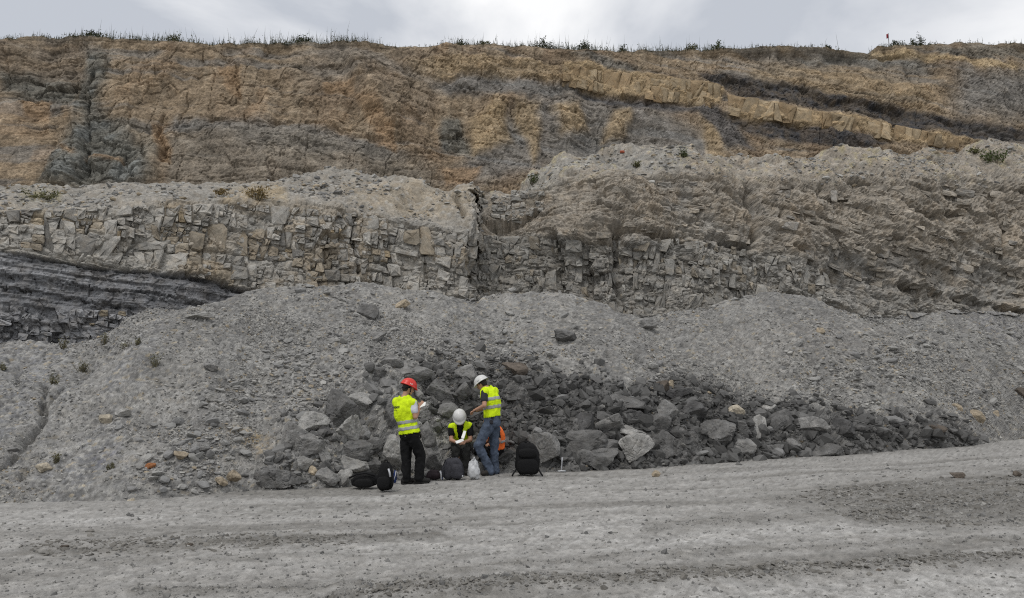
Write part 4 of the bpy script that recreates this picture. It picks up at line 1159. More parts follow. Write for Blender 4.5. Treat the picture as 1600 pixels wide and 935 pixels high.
# ------------------------------------------------------------------ boulders, each traced from the photograph
TONES = {'g': (.195, .192, .185), 'l': (.292, .287, .273), 'd': (.085, .084, .083), 'm': (.138, .136, .132), 'b': (.115, .098, .082), 't': (.325, .275, .205), 'c': (.385, .345, .275), 'o': (.27, .12, .055)}
BOULDERS = [
 (561, 628, 42, 27, 'l', 'pale wedge shaped boulder resting on the tall dark slab'),
 (536, 646, 56, 56, 'm', 'tall dark triangular slab leaning at the left of the heap'),
 (458, 681, 48, 44, 'g', 'rounded grey boulder at the left end of the heap'),
 (490, 661, 44, 32, 'l', 'light grey boulder below the tip of the tall dark slab'),
 (484, 696, 46, 34, 'g', 'smooth faced grey boulder in the left end row'),
 (512, 676, 26, 15, 'd', 'small dark flat boulder in the gap of the left heap'),
 (544, 673, 40, 38, 'l', 'pale blocky boulder with a flat bright top left of the red helmet man'),
 (565, 682, 26, 32, 'g', 'upright grey boulder touching the flat topped pale one'),
 (551, 704, 62, 28, 'm', 'dark wedge boulder lying above the long pale slab'),
 (546, 724, 58, 22, 'l', 'long pale flat slab above the black duffel bag'),
 (507, 713, 18, 24, 'g', 'small upright stone between the left boulders'),
 (477, 724, 25, 20, 'l', 'small square pale boulder at the left foot of the heap'),
 (611, 709, 40, 50, 'l', 'large pale knobbly boulder behind the legs of the red helmet man'),
 (586, 697, 28, 24, 'm', 'dark boulder left of the large knobbly one'),
 (612, 648, 25, 34, 'm', 'dark boulder at the elbow of the yellow vest of the red helmet man'),
 (440, 746, 74, 26, 'm', 'low broken slab at the far left foot of the heap'),
 (513, 744, 36, 26, 'g', 'ragged grey boulder at the road edge left of the duffel bag'),
 (537, 746, 22, 26, 'l', 'upright pale block at the road edge beside the duffel bag'),
 (583, 729, 26, 20, 'm', 'small grey boulder behind the upright black rucksack'),
 (489, 736, 16, 15, 't', 'small tan stone at the left foot of the heap'),
 (614, 566, 34, 20, 'g', 'boulder at the upper left corner of the heap'),
 (643, 582, 66, 30, 'g', 'wide grey slab above the red helmet'),
 (590, 582, 24, 17, 'm', 'small boulder left of the wide grey slab'),
 (697, 575, 32, 22, 'g', 'grey boulder on the top rim of the heap'),
 (664, 574, 34, 20, 'g', 'boulder beside the rim of the heap above the paper'),
 (729, 588, 34, 32, 'g', 'grey boulder left of the tall man in the white helmet'),
 (656, 619, 21, 17, 'l', 'pale stone in front of the face of the red helmet man'),
 (688, 613, 48, 34, 'm', 'broad dark boulder between the two standing men'),
 (722, 618, 28, 40, 'm', 'tall boulder at the chest of the man in jeans'),
 (703, 645, 36, 28, 'g', 'grey boulder just behind the seated white helmet'),
 (804, 580, 40, 26, 'b', 'dark brown rugged boulder upper right of the white helmet'),
 (674, 722, 32, 38, 'm', 'smooth grey boulder left of the grey rucksack'),
 (646, 727, 15, 22, 'l', 'pale stone seen between the legs of the red helmet man'),
 (668, 680, 26, 40, 'g', 'grey boulder right of the hips of the red helmet man'),
 (848, 704, 52, 54, 'g', 'big rounded boulder behind the large black rucksack'),
 (908, 693, 76, 38, 'm', 'broad dark boulder right of the rounded one'),
 (951, 667, 46, 31, 'g', 'rough grey boulder left of the pale split pair'),
 (991, 676, 48, 22, 'l', 'upper pale boulder of the split pair in the heap middle'),
 (995, 697, 50, 36, 'l', 'lower pale boulder of the split pair in the heap middle'),
 (1036, 697, 54, 46, 'm', 'large dark boulder right of the pale split pair'),
 (1045, 646, 34, 40, 'g', 'round boulder with a dark face high in the heap middle'),
 (1026, 663, 38, 30, 'm', 'boulder just below left of the round dark faced one'),
 (975, 628, 64, 22, 'm', 'long low dark boulder along the upper heap'),
 (1032, 607, 28, 22, 'b', 'brown black boulder at the upper rim beside a tan stone'),
 (1048, 600, 15, 12, 't', 'small tan stone on the upper rim of the dark heap'),
 (1103, 612, 19, 12, 't', 'flat tan stone on the scree right of the upper rim'),
 (1081, 644, 42, 34, 'd', 'dark boulder left of the cream boulder'),
 (1122, 676, 52, 36, 'm', 'dark sloping slab below the cream boulder'),
 (1150, 646, 28, 24, 'c', 'bright cream boulder high on the right half of the heap'),
 (932, 719, 66, 34, 'm', 'low crumbly mound at the foot right of the hammer'),
 (922, 594, 13, 10, 'c', 'small cream stone on the scree above the heap'),
 (1060, 616, 40, 18, 'd', 'flat dark boulder along the upper rim of the heap'),
 (913, 664, 34, 36, 'd', 'dark boulder left of the rough grey one'),
 (981, 651, 52, 20, 'd', 'dark ledge like boulder above the pale split pair'),
 (947, 700, 46, 24, 'm', 'dark boulder left below the pale split pair'),
 (1184, 669, 31, 38, 'l', 'upright pale boulder beside the cream one'),
 (1157, 672, 32, 26, 'm', 'dark boulder under the cream one'),
 (1219, 663, 44, 40, 'm', 'blocky grey boulder right of the upright pale one'),
 (1202, 638, 24, 16, 'l', 'small pale boulder on the right rim of the heap'),
 (1214, 627, 21, 12, 'l', 'topmost small pale boulder on the right rim'),
 (1180, 646, 30, 17, 'm', 'grey boulder between the cream one and the right rim'),
 (1271, 667, 50, 28, 'g', 'streaked grey boulder in the right half of the heap'),
 (1312, 672, 42, 38, 'd', 'tall dark boulder in the right half of the heap'),
 (1288, 703, 64, 30, 'm', 'wide mottled boulder at the road edge on the right'),
 (1454, 674, 52, 26, 'b', 'dark brown boulder near the right tip of the heap'),
 (1507, 688, 31, 20, 'd', 'last dark boulder at the right tip of the heap'),
 (1372, 672, 38, 20, 'm', 'low grey boulder left of the brown one'),
 (1396, 660, 42, 16, 'd', 'flat dark boulder at the back of the right tip'),
 (1523, 654, 25, 24, 't', 'largest tan boulder of the three right of the heap'),
 (1493, 640, 20, 17, 't', 'upper left tan boulder of the three right of the heap'),
 (1550, 649, 19, 11, 't', 'flattest tan boulder of the three right of the heap'),
 (1159, 698, 38, 26, 'g', 'grey boulder at the foot below the upright pale one'),
 (1208, 702, 32, 17, 'm', 'low dark boulder at the foot of the right half'),
 (1241, 696, 24, 20, 'g', 'small grey boulder left of the wide mottled one'),
 (1183, 720, 15, 12, 'g', 'lone small stone on the road edge below the heap'),
 (1594, 618, 38, 24, 'b', 'brown boulder at the right edge of the photo'),
 (628, 477, 27, 16, 't', 'tan boulder near the crest of the scree'),
 (1280, 518, 18, 12, 't', 'tan stone high on the right scree'),
 (1012, 508, 30, 20, 'g', 'grey boulder sitting on the dip of the scree crest'),
 (886, 527, 40, 22, 'm', 'dark boulder half buried in the upper scree'),
 (590, 526, 28, 15, 'g', 'flat grey slab alone on the middle scree'),
 (575, 487, 34, 22, 'm', 'half buried boulder below the scree crest'),
 (1025, 741, 13, 11, 't', 'small tan stone lying alone on the road'),
 (68, 731, 24, 14, 'c', 'cream stone on the far left scree'),
 (235, 728, 15, 9, 'o', 'small rust orange stone on the left scree'),
 (281, 713, 20, 14, 't', 'tan grey stone right of the rust orange one'),
 (366, 744, 22, 18, 't', 'tan boulder in the cluster left of the heap foot'),
 (345, 752, 20, 12, 't', 'flat tan stone in the cluster left of the heap foot'),
 (312, 700, 28, 18, 'g', 'grey boulder above the tan cluster on the left scree'),
 (166, 655, 22, 14, 'c', 'pale stone at the left end of the pale stone trail'),
 (192, 645, 24, 12, 'l', 'flat pale stone second along the pale stone trail'),
 (330, 574, 24, 12, 'g', 'thin tilted grey slab on the upper left scree'),
 (330, 622, 18, 12, 'l', 'pale block on the left scree below the tilted slab'),
 (333, 636, 18, 11, 'l', 'pale block lying under another pale block on the left scree'),
 (310, 494, 44, 12, 'l', 'long pale slab on the left shoulder of the scree crest'),
 (205, 784, 12, 9, 'c', 'cream stone at the left road edge'),
 (800, 453, 14, 8, 'l', 'pale stone on the scree crest right of the middle'),
 (678, 463, 14, 8, 'l', 'stone on the scree crest above the seated man'),
 (720, 704, 24, 16, 'd', 'dark boulder that the man with the notes sits on'),
 (790, 718, 22, 16, 'd', 'dark boulder under the person in the orange vest'),
 (1496, 744, 22, 10, 'b', 'dark clod on the road at far right'),
 (1590, 741, 14, 9, 'b', 'dark clod on the road touching the right edge'),
 (844, 907, 18, 11, 'g', 'rounded stone on the windrow in the foreground middle'),
 (1372, 893, 10, 8, 'b', 'dark stone on the foreground windrow left of its pale neighbour'),
 (1418, 893, 14, 9, 'g', 'grey stone on the foreground windrow at right'),
 (296, 852, 10, 6, 'b', 'dark clod on the left wheel track'),
 (100, 855, 14, 7, 'b', 'dark clod at the left end of the wheel track'),
]
for k, (cx, cy, bw, bh, tone, lab) in enumerate(BOULDERS):
    rng = np.random.default_rng(900 + k)
    base = on_scree(cx, cy + bh * .36)
    Yb = base[1]
    sc_ = Yb / FPX
    wm, hm = bw * sc_ * 1.08, bh * sc_ * 1.12
    dm = max(.75 * wm, .8 * hm) if bw < 2.2 * bh else .6 * wm
    V0, F0 = ICO[5 if bw > 47 else (4 if bw > 15 else 3)]
    V = rock_shape(V0, rng, int(rng.integers(7, 12)), .42, .055, 500 + k)
    a = rng.uniform(0, 6.3); ca, sa = math.cos(a), math.sin(a)
    V = V @ np.array([[ca, -sa, 0], [sa, ca, 0], [0, 0, 1]])
    tl = rng.uniform(-.35, .35); ct, st = math.cos(tl), math.sin(tl)
    ext = V.max(0) - V.min(0)
    V = (V - (V.max(0) + V.min(0)) / 2) / ext * np.array([wm, dm, hm])
    if bw < 1.9 * bh:
        V = V @ np.array([[ct, 0, -st], [0, 1, 0], [st, 0, ct]])
    # fractures and pits of the weathered surface
    nv = V / (np.linalg.norm(V, axis=1, keepdims=True) + 1e-6)
    cell = 9.0
    q = V * (1 / max(wm, .2)) * 3.2 + k
    crackn = fbm(q[:, 0], q[:, 1], q[:, 2], 3, 31)
    V = V - nv * (np.exp(-(crackn / .07) ** 2) * .035 * wm)[:, None]
    cen = at(cx, cy, Yb + dm * .15)
    col = np.array(TONES[tone]) * rng.uniform(.92, 1.08)
    f = fbm(q[:, 0] * 2, q[:, 1] * 2, q[:, 2] * 2, 4, 77)
    C = np.tile(col, (len(V), 1)) * (1 + .28 * f)[:, None]
    o = mesh_np('boulder' if bw > 20 else 'rock', V, F0, M['boulder'], C, smooth=False)
    o.location = cen
    set_props(o, lab, 'boulder' if bw > 20 else 'rock', 'boulders and rocks on the scree and road')
# say for every single stone which boulder it lies next to
BPX = np.array([b[0] for b in BOULDERS], float); BPY = np.array([b[1] for b in BOULDERS], float)
seen_lab = {}
def short(lab):
    wds = lab.split()
    for n in range(min(9, len(wds)), 3, -1):
        if wds[n - 1] not in ('of', 'the', 'a', 'at', 'in', 'on', 'with', 'by', 'and', 'its', 'left', 'right', 'above', 'below', 'between', 'under', 'behind', 'beside', 'along', 'to', 'that', 'near', 'faced', 'red', 'white', 'black', 'dark', 'upper', 'lower', 'far', 'their'): return ' '.join(wds[:n])
    return ' '.join(wds[:5])
for o in STONES:
    lx, ly = proj(np.array(o.location))
    order = np.argsort(np.hypot(BPX - lx, (BPY - ly) * 1.3))
    ki = STONE_ME.index(o.data); tone = ['grey', 'pale', 'dark grey'][ki % 3] if ki < 12 else 'blackish'
    size = 'small' if o.scale[0] < .09 else 'larger'
    done = None
    for k in order[:7]:
        dx, dy = lx - BPX[k], ly - BPY[k]
        dist = math.hypot(dx, dy); near = 'just ' if dist < BOULDERS[k][2] else ('well ' if dist > 70 else '')
        dr = ('right of' if dx > 0 else 'left of') if abs(dx) > abs(dy) else ('below' if dy > 0 else 'above')
        lab = f'{size} {tone} stone {near}{dr} the {short(BOULDERS[k][5])}'
        if len(lab.split()) <= 16 and lab not in seen_lab: done = lab; break
    if done is None: done = f'{size} {tone} stone near the {short(BOULDERS[order[0]][5])}'
    seen_lab[done] = 1
    o['label'] = done
#==PART3==

# ------------------------------------------------------------------ plants
def leaf_mat(name, col, var=.35):
    m = plain_mat(name, col, rough=.7, spec=.2, vary=var, vscale=9)
    return m
M['leaf'] = leaf_mat('leaf_green', (.070, .092, .030))
M['leaf_dark'] = leaf_mat('leaf_dark', (.040, .050, .024))
M['leaf_dry'] = leaf_mat('leaf_dry', (.20, .145, .062))
M['leaf_olive'] = leaf_mat('leaf_olive', (.115, .115, .050))
M['leaf_sage'] = leaf_mat('leaf_sage', (.150, .142, .085))
M['stem'] = leaf_mat('stem_brown', (.085, .075, .045))

def leaves_mesh(name, centres, length, width, mat, parent, rng, up=.5):
    """many small folded leaves, each a pair of triangles"""
    n = len(centres)
    d = rng.normal(size=(n, 3)); d[:, 2] = np.abs(d[:, 2]) * up + .15 * up; d /= np.linalg.norm(d, axis=1, keepdims=True)
    s = np.cross(d, rng.normal(size=(n, 3))); s /= np.linalg.norm(s, axis=1, keepdims=True) + 1e-6
    nn = np.cross(d, s)
    l = length * rng.uniform(.6, 1.3, (n, 1)); w_ = width * rng.uniform(.6, 1.3, (n, 1))
    V = np.stack([centres, centres + d * l * .5 + s * w_ + nn * w_ * .3, centres + d * l, centres + d * l * .5 - s * w_ + nn * w_ * .3], 1)
    k = np.arange(n)[:, None] * 4
    F = np.concatenate([k + np.array([0, 1, 2]), k + np.array([0, 2, 3])])
    return mesh_np(name, V.reshape(-1, 3), F, mat, None, smooth=False, parent=parent)

def stems_mesh(name, bases, tips, r, mat, parent=None, rng=None, bend=.12, seg=3):
    """tapering three sided stalks"""
    n = len(bases); Vs, Fs = [], []
    mid = (bases + tips) / 2 + rng.normal(0, bend, (n, 3)) * np.linalg.norm(tips - bases, axis=1)[:, None]
    ang = np.arange(3) * 2.094
    ring = np.stack([np.cos(ang), np.sin(ang), 0 * ang], 1)
    V = np.concatenate([bases[:, None] + ring[None] * r, mid[:, None] + ring[None] * r * .75, tips[:, None]], 1)
    f = []
    for i in range(3):
        j = (i + 1) % 3
        f += [(i, j, 3 + j), (i, 3 + j, 3 + i), (3 + i, 3 + j, 6)]
    F = (np.array(f)[None] + (np.arange(n) * 7)[:, None, None]).reshape(-1, 3)
    return mesh_np(name, V.reshape(-1, 3), F, mat, None, smooth=False, parent=parent)

def plant(name, lab, cat, base, wm, hm, mat, nleaf, nstem, group=None, leaf=.05, seed=0, flat=1.0, spiky=False):
    rng = np.random.default_rng(seed)
    base = np.array(base)
    e_ = empty(name, base, lab, cat, group)
    a = rng.uniform(0, 6.3, nstem); rr = np.sqrt(rng.uniform(0, 1, nstem)) * .5 * wm
    tips = base + np.stack([np.cos(a) * rr, np.sin(a) * rr * .8, hm * rng.uniform(.45, 1.0, nstem) * (1 - .5 * (rr / (.5 * wm)) ** 2 * flat)], 1)
    b = base + np.stack([np.cos(a) * rr * .25, np.sin(a) * rr * .25, np.full(nstem, -.06)], 1)
    stems_mesh('stem', b, tips, .006 + .006 * hm, M['stem'] if not spiky else mat, e_, rng)
    i = rng.integers(0, nstem, nleaf); t = rng.uniform(.25, 1.02, (nleaf, 1)) ** .8
    c = b[i] + (tips[i] - b[i]) * t + rng.normal(0, .035 * (wm + hm), (nleaf, 3)) * (1 if not spiky else .4)
    c[:, 2] = np.maximum(c[:, 2], base[2] - .02)
    leaves_mesh('foliage', c, leaf, leaf * .32, mat, e_, rng, .6)
    return e_

_ucols = columns(-480, 2080)
def crest_point(px):
    ci = int(np.argmin(np.abs(_ucols - px)))
    col = UP[150:200, ci]; _, yy = proj(col)
    return col[int(np.argmin(yy))]

rng = np.random.default_rng(77)
dens = interp([(-200, .5), (0, .6), (100, .5), (140, 1.0), (240, .9), (260, 1.3), (330, .7), (440, 1.3), (540, 1.1), (600, .5), (640, .1), (690, .4), (720, 1.1), (800, .7), (830, 1.5), (930, 1.3), (960, 1.0), (1050, 1.2), (1110, 1.5), (1140, .6), (1300, .35), (1340, .05), (1360, .05), (1385, .6), (1450, .9), (1480, .25), (1800, .4)])
hgt = interp([(-200, .22), (100, .25), (150, .5), (240, .42), (270, .62), (330, .35), (470, .62), (540, .55), (640, .15), (690, .3), (720, .5), (820, .45), (850, .65), (920, .55), (960, .45), (1110, .5), (1130, .3), (1300, .3), (1500, .2), (1800, .25)])
cand = rng.uniform(-150, 1750, 15000); cand = cand[rng.uniform(0, 1.7, len(cand)) < dens(cand)]
B = np.array([crest_point(x) for x in cand]); B[:, 1] += rng.uniform(-.25, 1.4, len(B)); B[:, 0] += rng.normal(0, .05, len(B)); B[:, 2] -= .08
H = hgt(cand) * np.exp(rng.normal(-.8, .55, len(cand)))
T = B + np.stack([rng.normal(0, .16, len(B)) * H, rng.normal(0, .16, len(B)) * H, H + .08], 1)
half = len(B) // 2
o = stems_mesh('crest_grass', B, T, .010, leaf_mat('crest_grass_green', (.062, .066, .034)), rng=rng, bend=.05)
set_props(o, 'thin dark grass and weed stalks growing along the top of the cliff', kind='stuff')
k = rng.integers(0, len(B), 16000)
c = B[k] + (T[k] - B[k]) * rng.uniform(.05, .85, (16000, 1)) ** 2.2 + rng.normal(0, .03, (16000, 3))
o = leaves_mesh('crest_herbs', c, .075, .022, leaf_mat('crest_herb_green', (.052, .058, .028)), None, rng, .6)
set_props(o, 'low dark green herbs carpeting the edge of the cliff top', kind='stuff')

SHRUBS = [(720, 24, 17, 'leaf_dark', 'round dark weed bush on the cliff edge right of the sky dip'), (755, 22, 12, 'leaf_olive', 'pale feathery weed tuft beside the round dark bush on the cliff edge'),
          (850, 34, 20, 'leaf_dark', 'broad dark bush on the cliff edge above the yellow bed'), (912, 30, 18, 'leaf_dark', 'dense dark bush on the cliff edge right of the broad one'),
          (975, 12, 16, 'leaf_dark', 'narrow pointed weed on the cliff edge in the middle of the crest'), (1085, 28, 15, 'leaf_olive', 'olive bush on the cliff edge left of the rounded shrub'), (1122, 20, 19, 'leaf', 'rounded green shrub at the end of the dense crest weeds'),
          (1296, 12, 10, 'leaf_dark', 'small leaning weed left of the notch in the cliff edge'), (1438, 26, 22, 'leaf_dark', 'tall leafy shrub right of the red flag'), (1405, 28, 12, 'leaf_dark', 'low bush between the red flag and the tall shrub'),
          (270, 26, 15, 'leaf_olive', 'weed tuft on the cliff edge at left, above the brown soil'), (142, 30, 14, 'leaf_dark', 'dark weed clump on the cliff edge over the grey fractured rock'), (470, 34, 15, 'leaf_dark', 'ragged weed clump on the highest part of the left crest')]
for k, (px, wp, hp, mt, lab) in enumerate(SHRUBS):
    b = crest_point(px); s = b[1] / FPX
    plant('shrub', lab, 'shrub', b + np.array([0, .25, -.06]), wp * s, hp * s * 1.15, M[mt], 260 + 8 * wp, 16, 'shrubs along the cliff edge', leaf=.085, seed=300 + k)

def on_sheet(P, px, py):
    gx, gy = proj(P)
    i = np.argmin((gx - px) ** 2 + (gy - py) ** 2); return P.reshape(-1, 3)[i]
WEEDS = [(LP, 64, 312, 54, 16, 'leaf_olive', 'brown green weed patch on the far left of the bench'), (LP, 402, 313, 44, 22, 'leaf_dry', 'dry rusty grass tuft on the left bench'), (LP, 345, 306, 22, 12, 'leaf_dry', 'small dry tuft left of the rusty grass tuft'),
         (RP, 833, 288, 18, 22, 'leaf', 'green weed on the left shoulder of the bluff'), (RP, 874, 276, 24, 16, 'leaf_olive', 'yellowish weed right of the green shoulder weed'), (RP, 1069, 246, 12, 14, 'leaf', 'small upright weed on top of the bluff'), (RP, 995, 262, 14, 12, 'leaf_olive', 'tiny olive weed below the bluff top'),
         (RP, 1555, 256, 50, 27, 'leaf', 'bright green leafy bush at the upper right of the bluff'), (RP, 1526, 240, 24, 8, 'leaf_olive', 'low weed left of the bright green bush')]
for k, (P_, px, py, wp, hp, mt, lab) in enumerate(WEEDS):
    b = on_sheet(P_, px, py); s = b[1] / FPX
    plant('weed', lab, 'weed', b, wp * s, hp * s, M[mt], 420 if wp > 30 else 200, 18, 'weeds on the bench', leaf=.10 if 'bright' in lab else .07, seed=400 + k, flat=.6)
SWEEDS = [(99, 545, 15, 22, 'leaf_sage', 'weed growing below the dark shale at far left'), (163, 536, 12, 16, 'leaf_sage', 'weed left of the small grey cone of debris'), (195, 546, 18, 16, 'leaf_sage', 'weed under the small grey cone of debris'), (242, 572, 22, 26, 'leaf_sage', 'tallest weed on the left scree'),
          (127, 582, 16, 22, 'leaf_sage', 'weed at the head of the thin rill'), (84, 600, 16, 20, 'leaf_sage', 'weed left of the thin rill'), (88, 722, 12, 16, 'leaf_sage', 'weed beside the cream stone on the left scree'), (172, 734, 14, 12, 'leaf_sage', 'low weed in the dark patch of the left scree'), (4, 578, 10, 12, 'leaf_sage', 'weed cut by the left edge of the photo'), (215, 538, 10, 14, 'leaf_sage', 'small weed right of the debris cone')]
for k, (px, py, wp, hp, mt, lab) in enumerate(SWEEDS):
    b = on_scree(px, py); s = b[1] / FPX
    plant('weed', lab, 'weed', b, wp * s, hp * s, M[mt], 90, 14, 'weeds on the left scree', leaf=.035, seed=450 + k, flat=.5)

# ------------------------------------------------------------------ flag and marker
b = crest_point(1389); s = b[1] / FPX
e_ = empty('flag', b, 'small dark red flag on a thin pole standing on the cliff edge', 'flag')
pole_r = .02
V, F = [], []
for zz_ in (-.3, 22 * s):
    for k in range(8): V.append((b[0] + pole_r * math.cos(k * .785), b[1] + pole_r * math.sin(k * .785), b[2] + zz_))
for k in range(8): F.append((k, (k + 1) % 8, 8 + (k + 1) % 8, 8 + k))
mesh_np('pole', V, F, plain_mat('pole_grey', (.16, .15, .15), .6), parent=e_)
V, F = [], []
for i in range(7):
    for j in range(5):
        for k in range(2):
            u, v = i / 6, j / 4
            V.append((b[0] + .01 - u * .16 + .12 * (v - .5) * 0, b[1] - .02 + .05 * math.sin(u * 5) + .012 * k, b[2] + 22 * s - v * .27 - u * .10))
idx = lambda i, j, k: (i * 5 + j) * 2 + k
for i in range(6):
    for j in range(4):
        F.append((idx(i, j, 0), idx(i + 1, j, 0), idx(i + 1, j + 1, 0), idx(i, j + 1, 0)))
        F.append((idx(i, j, 1), idx(i, j + 1, 1), idx(i + 1, j + 1, 1), idx(i + 1, j, 1)))
for i in range(6): F.append((idx(i, 0, 0), idx(i, 0, 1), idx(i + 1, 0, 1), idx(i + 1, 0, 0))); F.append((idx(i, 4, 0), idx(i + 1, 4, 0), idx(i + 1, 4, 1), idx(i, 4, 1)))
for j in range(4): F.append((idx(6, j, 0), idx(6, j, 1), idx(6, j + 1, 1), idx(6, j + 1, 0)))
mesh_np('cloth', V, F, plain_mat('flag_red', (.26, .03, .04), .8), parent=e_)
b = on_sheet(RP, 972, 240)
o = mesh_np('rock', rock_shape(ICO[2][0], RNG, 9, .5, .05) * np.array([.13, .10, .06]), ICO[2][1], rock_mat('orange_paint_mark', (.42, .12, .07), attr=False), None, smooth=False)
o.location = b + np.array([0, 0, .05]); set_props(o, 'orange red marked stone on the crown of the right bluff', 'rock')

# ------------------------------------------------------------------ people
SPH, SPHF = ICO[3]

def remeshed(prims, voxel=.010, smooth=6, noise=None):
    """one continuous skin around tapered limbs and ellipsoids"""
    Vs, Fs, n = [], [], 0
    def add(c, M3):
        nonlocal n
        Vs.append(SPH @ M3.T + c); Fs.append(SPHF + n); n += len(SPH)
    for p in prims:
        if p[0] == 'cone':
            _, a, b, ra, rb = p
            a = np.array(a); b = np.array(b); Lg = np.linalg.norm(b - a); k = max(2, int(Lg / (min(ra, rb) * .35)) + 1)
            for t in np.linspace(0, 1, min(k, 26)): add(a + (b - a) * t, np.eye(3) * (ra + (rb - ra) * t))
        else:
            _, c, M3 = p; add(np.array(c), M3)
    me = bpy.data.meshes.new('tmp')
    me.from_pydata(np.concatenate(Vs).tolist(), [], np.concatenate(Fs).tolist())
    o = bpy.data.objects.new('tmp', me); COL.objects.link(o)
    md = o.modifiers.new('r', 'REMESH'); md.mode = 'VOXEL'; md.voxel_size = voxel
    ms = o.modifiers.new('s', 'SMOOTH'); ms.factor = .5; ms.iterations = smooth
    dg = bpy.context.evaluated_depsgraph_get()
    m2 = bpy.data.meshes.new_from_object(o.evaluated_get(dg))
    bpy.data.objects.remove(o); bpy.data.meshes.remove(me)
    n = len(m2.vertices); V = np.empty(n * 3, np.float32); m2.vertices.foreach_get('co', V); V = V.reshape(-1, 3).astype(float)
    if noise:
        amp, fr, stretch, seed = noise
        N_ = np.empty(n * 3, np.float32); m2.vertices.foreach_get('normal', N_); N_ = N_.reshape(-1, 3)
        f = fbm(V[:, 0] * fr, V[:, 1] * fr, V[:, 2] * fr * stretch, 3, seed)
        f = 1 - 2 * np.abs(f)                                      # sharp folds
        V = V + N_ * (amp * f)[:, None]
        m2.vertices.foreach_set('co', V.astype(np.float32).ravel())
    return m2, V

def finish(name, me, mat, parent, smooth=True):
    me.materials.clear(); me.materials.append(mat); me.name = name
    me.polygons.foreach_set('use_smooth', np.full(len(me.polygons), smooth, bool)); me.update()
    return link(name, me, parent)

def keep(me, fn):
    """drop the faces whose centre fails fn"""
    bm = bmesh.new(); bm.from_mesh(me)
    dele = [f for f in bm.faces if not fn(np.array(f.calc_center_median()))]
    bmesh.ops.delete(bm, geom=dele, context='FACES')
    loose = [v for v in bm.verts if not v.link_faces]
    bmesh.ops.delete(bm, geom=loose, context='VERTS')
    bm.to_mesh(me); bm.free()
    return me

def nrmz(v): v = np.array(v, float); return v / (np.linalg.norm(v) + 1e-9)

def frame(z, x):
    z = nrmz(z); x = np.array(x, float); x = nrmz(x - z * (x @ z)); return np.stack([x, np.cross(z, x), z], 1)

def hand_prims(wrist, pointing, palm_n, curl=.9):
    """palm, four fingers of unequal length bent at two knuckles and a thumb leaving its side"""
    d = nrmz(pointing); nn = nrmz(np.array(palm_n) - d * (np.array(palm_n) @ d)); s = np.cross(d, nn)
    pr = []
    pc = wrist + d * .05
    pr.append(('ell', pc, np.stack([s * .040, d * .050, nn * .016], 1)))
    for k, Lf in enumerate((.070, .080, .074, .058)):
        b = wrist + d * .090 + s * (.030 - .020 * k)
        c1 = b + (d * math.cos(curl * .5) + nn * math.sin(curl * .5)) * Lf * .5
        c2 = c1 + (d * math.cos(curl * 1.3) + nn * math.sin(curl * 1.3)) * Lf * .5
        pr.append(('cone', b - d * .02, c1, .0105, .0095)); pr.append(('cone', c1, c2, .0095, .008))
    tb = wrist + d * .03 + s * .035
    t1 = tb + nrmz(d * .7 + s * .6 + nn * .35) * .040; t2 = t1 + nrmz(d * .9 + s * .05 + nn * .5) * .030
    pr.append(('cone', tb, t1, .013, .011)); pr.append(('cone', t1, t2, .011, .009))
    return pr

M['skin'] = plain_mat('skin', (.42, .235, .155), .55, .35, vary=.08)
M['hair'] = plain_mat('hair_dark', (.022, .016, .012), .6, .3, bump=.5, bscale=180)
M['vest_yellow'] = plain_mat('vest_yellow', (.62, .82, .012), .8, .2, bump=.6, bscale=20, vary=.16)
M['vest_orange'] = plain_mat('vest_orange', (.85, .17, .035), .8, .2, bump=.6, bscale=20, vary=.16)
M['strip'] = plain_mat('reflective_strip', (.32, .33, .33), .45, .6, vary=.1)
M['tee_white'] = plain_mat('cotton_white', (.62, .62, .68), .9, .2, bump=.3, bscale=30, vary=.05)
M['tee_dark'] = plain_mat('cotton_charcoal', (.035, .035, .040), .9, .2, bump=.3, bscale=30)
M['tee_black'] = plain_mat('cotton_black', (.010, .010, .011), .9, .2, bump=.3, bscale=30)
M['trouser_black'] = plain_mat('trousers_black', (.0075, .0075, .008), .9, .2, bump=.3, bscale=22)
M['trouser_grey'] = plain_mat('trousers_dark_grey', (.030, .030, .028), .9, .2, bump=.3, bscale=22)
M['jeans'] = plain_mat('jeans_blue_grey', (.072, .092, .130), .9, .2, bump=.3, bscale=26, vary=.25, vscale=9)
M['boot'] = plain_mat('boot_black', (.014, .013, .012), .7, .3, bump=.3)
M['boot_brown'] = plain_mat('boot_brown', (.030, .026, .023), .8, .3, bump=.3)
M['sole'] = plain_mat('boot_sole', (.020, .019, .018), .85, .2)
M['helmet_red'] = plain_mat('helmet_red', (.62, .030, .018), .38, .5, vary=.05)
M['helmet_white'] = plain_mat('helmet_white', (.60, .60, .58), .38, .5, vary=.05)
M['strap'] = plain_mat('black_webbing', (.008, .008, .009), .8, .2)
M['paper'] = plain_mat('paper_white', (.80, .80, .78), .8, .2, vary=.03)
M['ink'] = plain_mat('vest_print_dark', (.05, .07, .02), .8, .2)
M['eye'] = plain_mat('eye_dark', (.02, .015, .012), .3, .5)

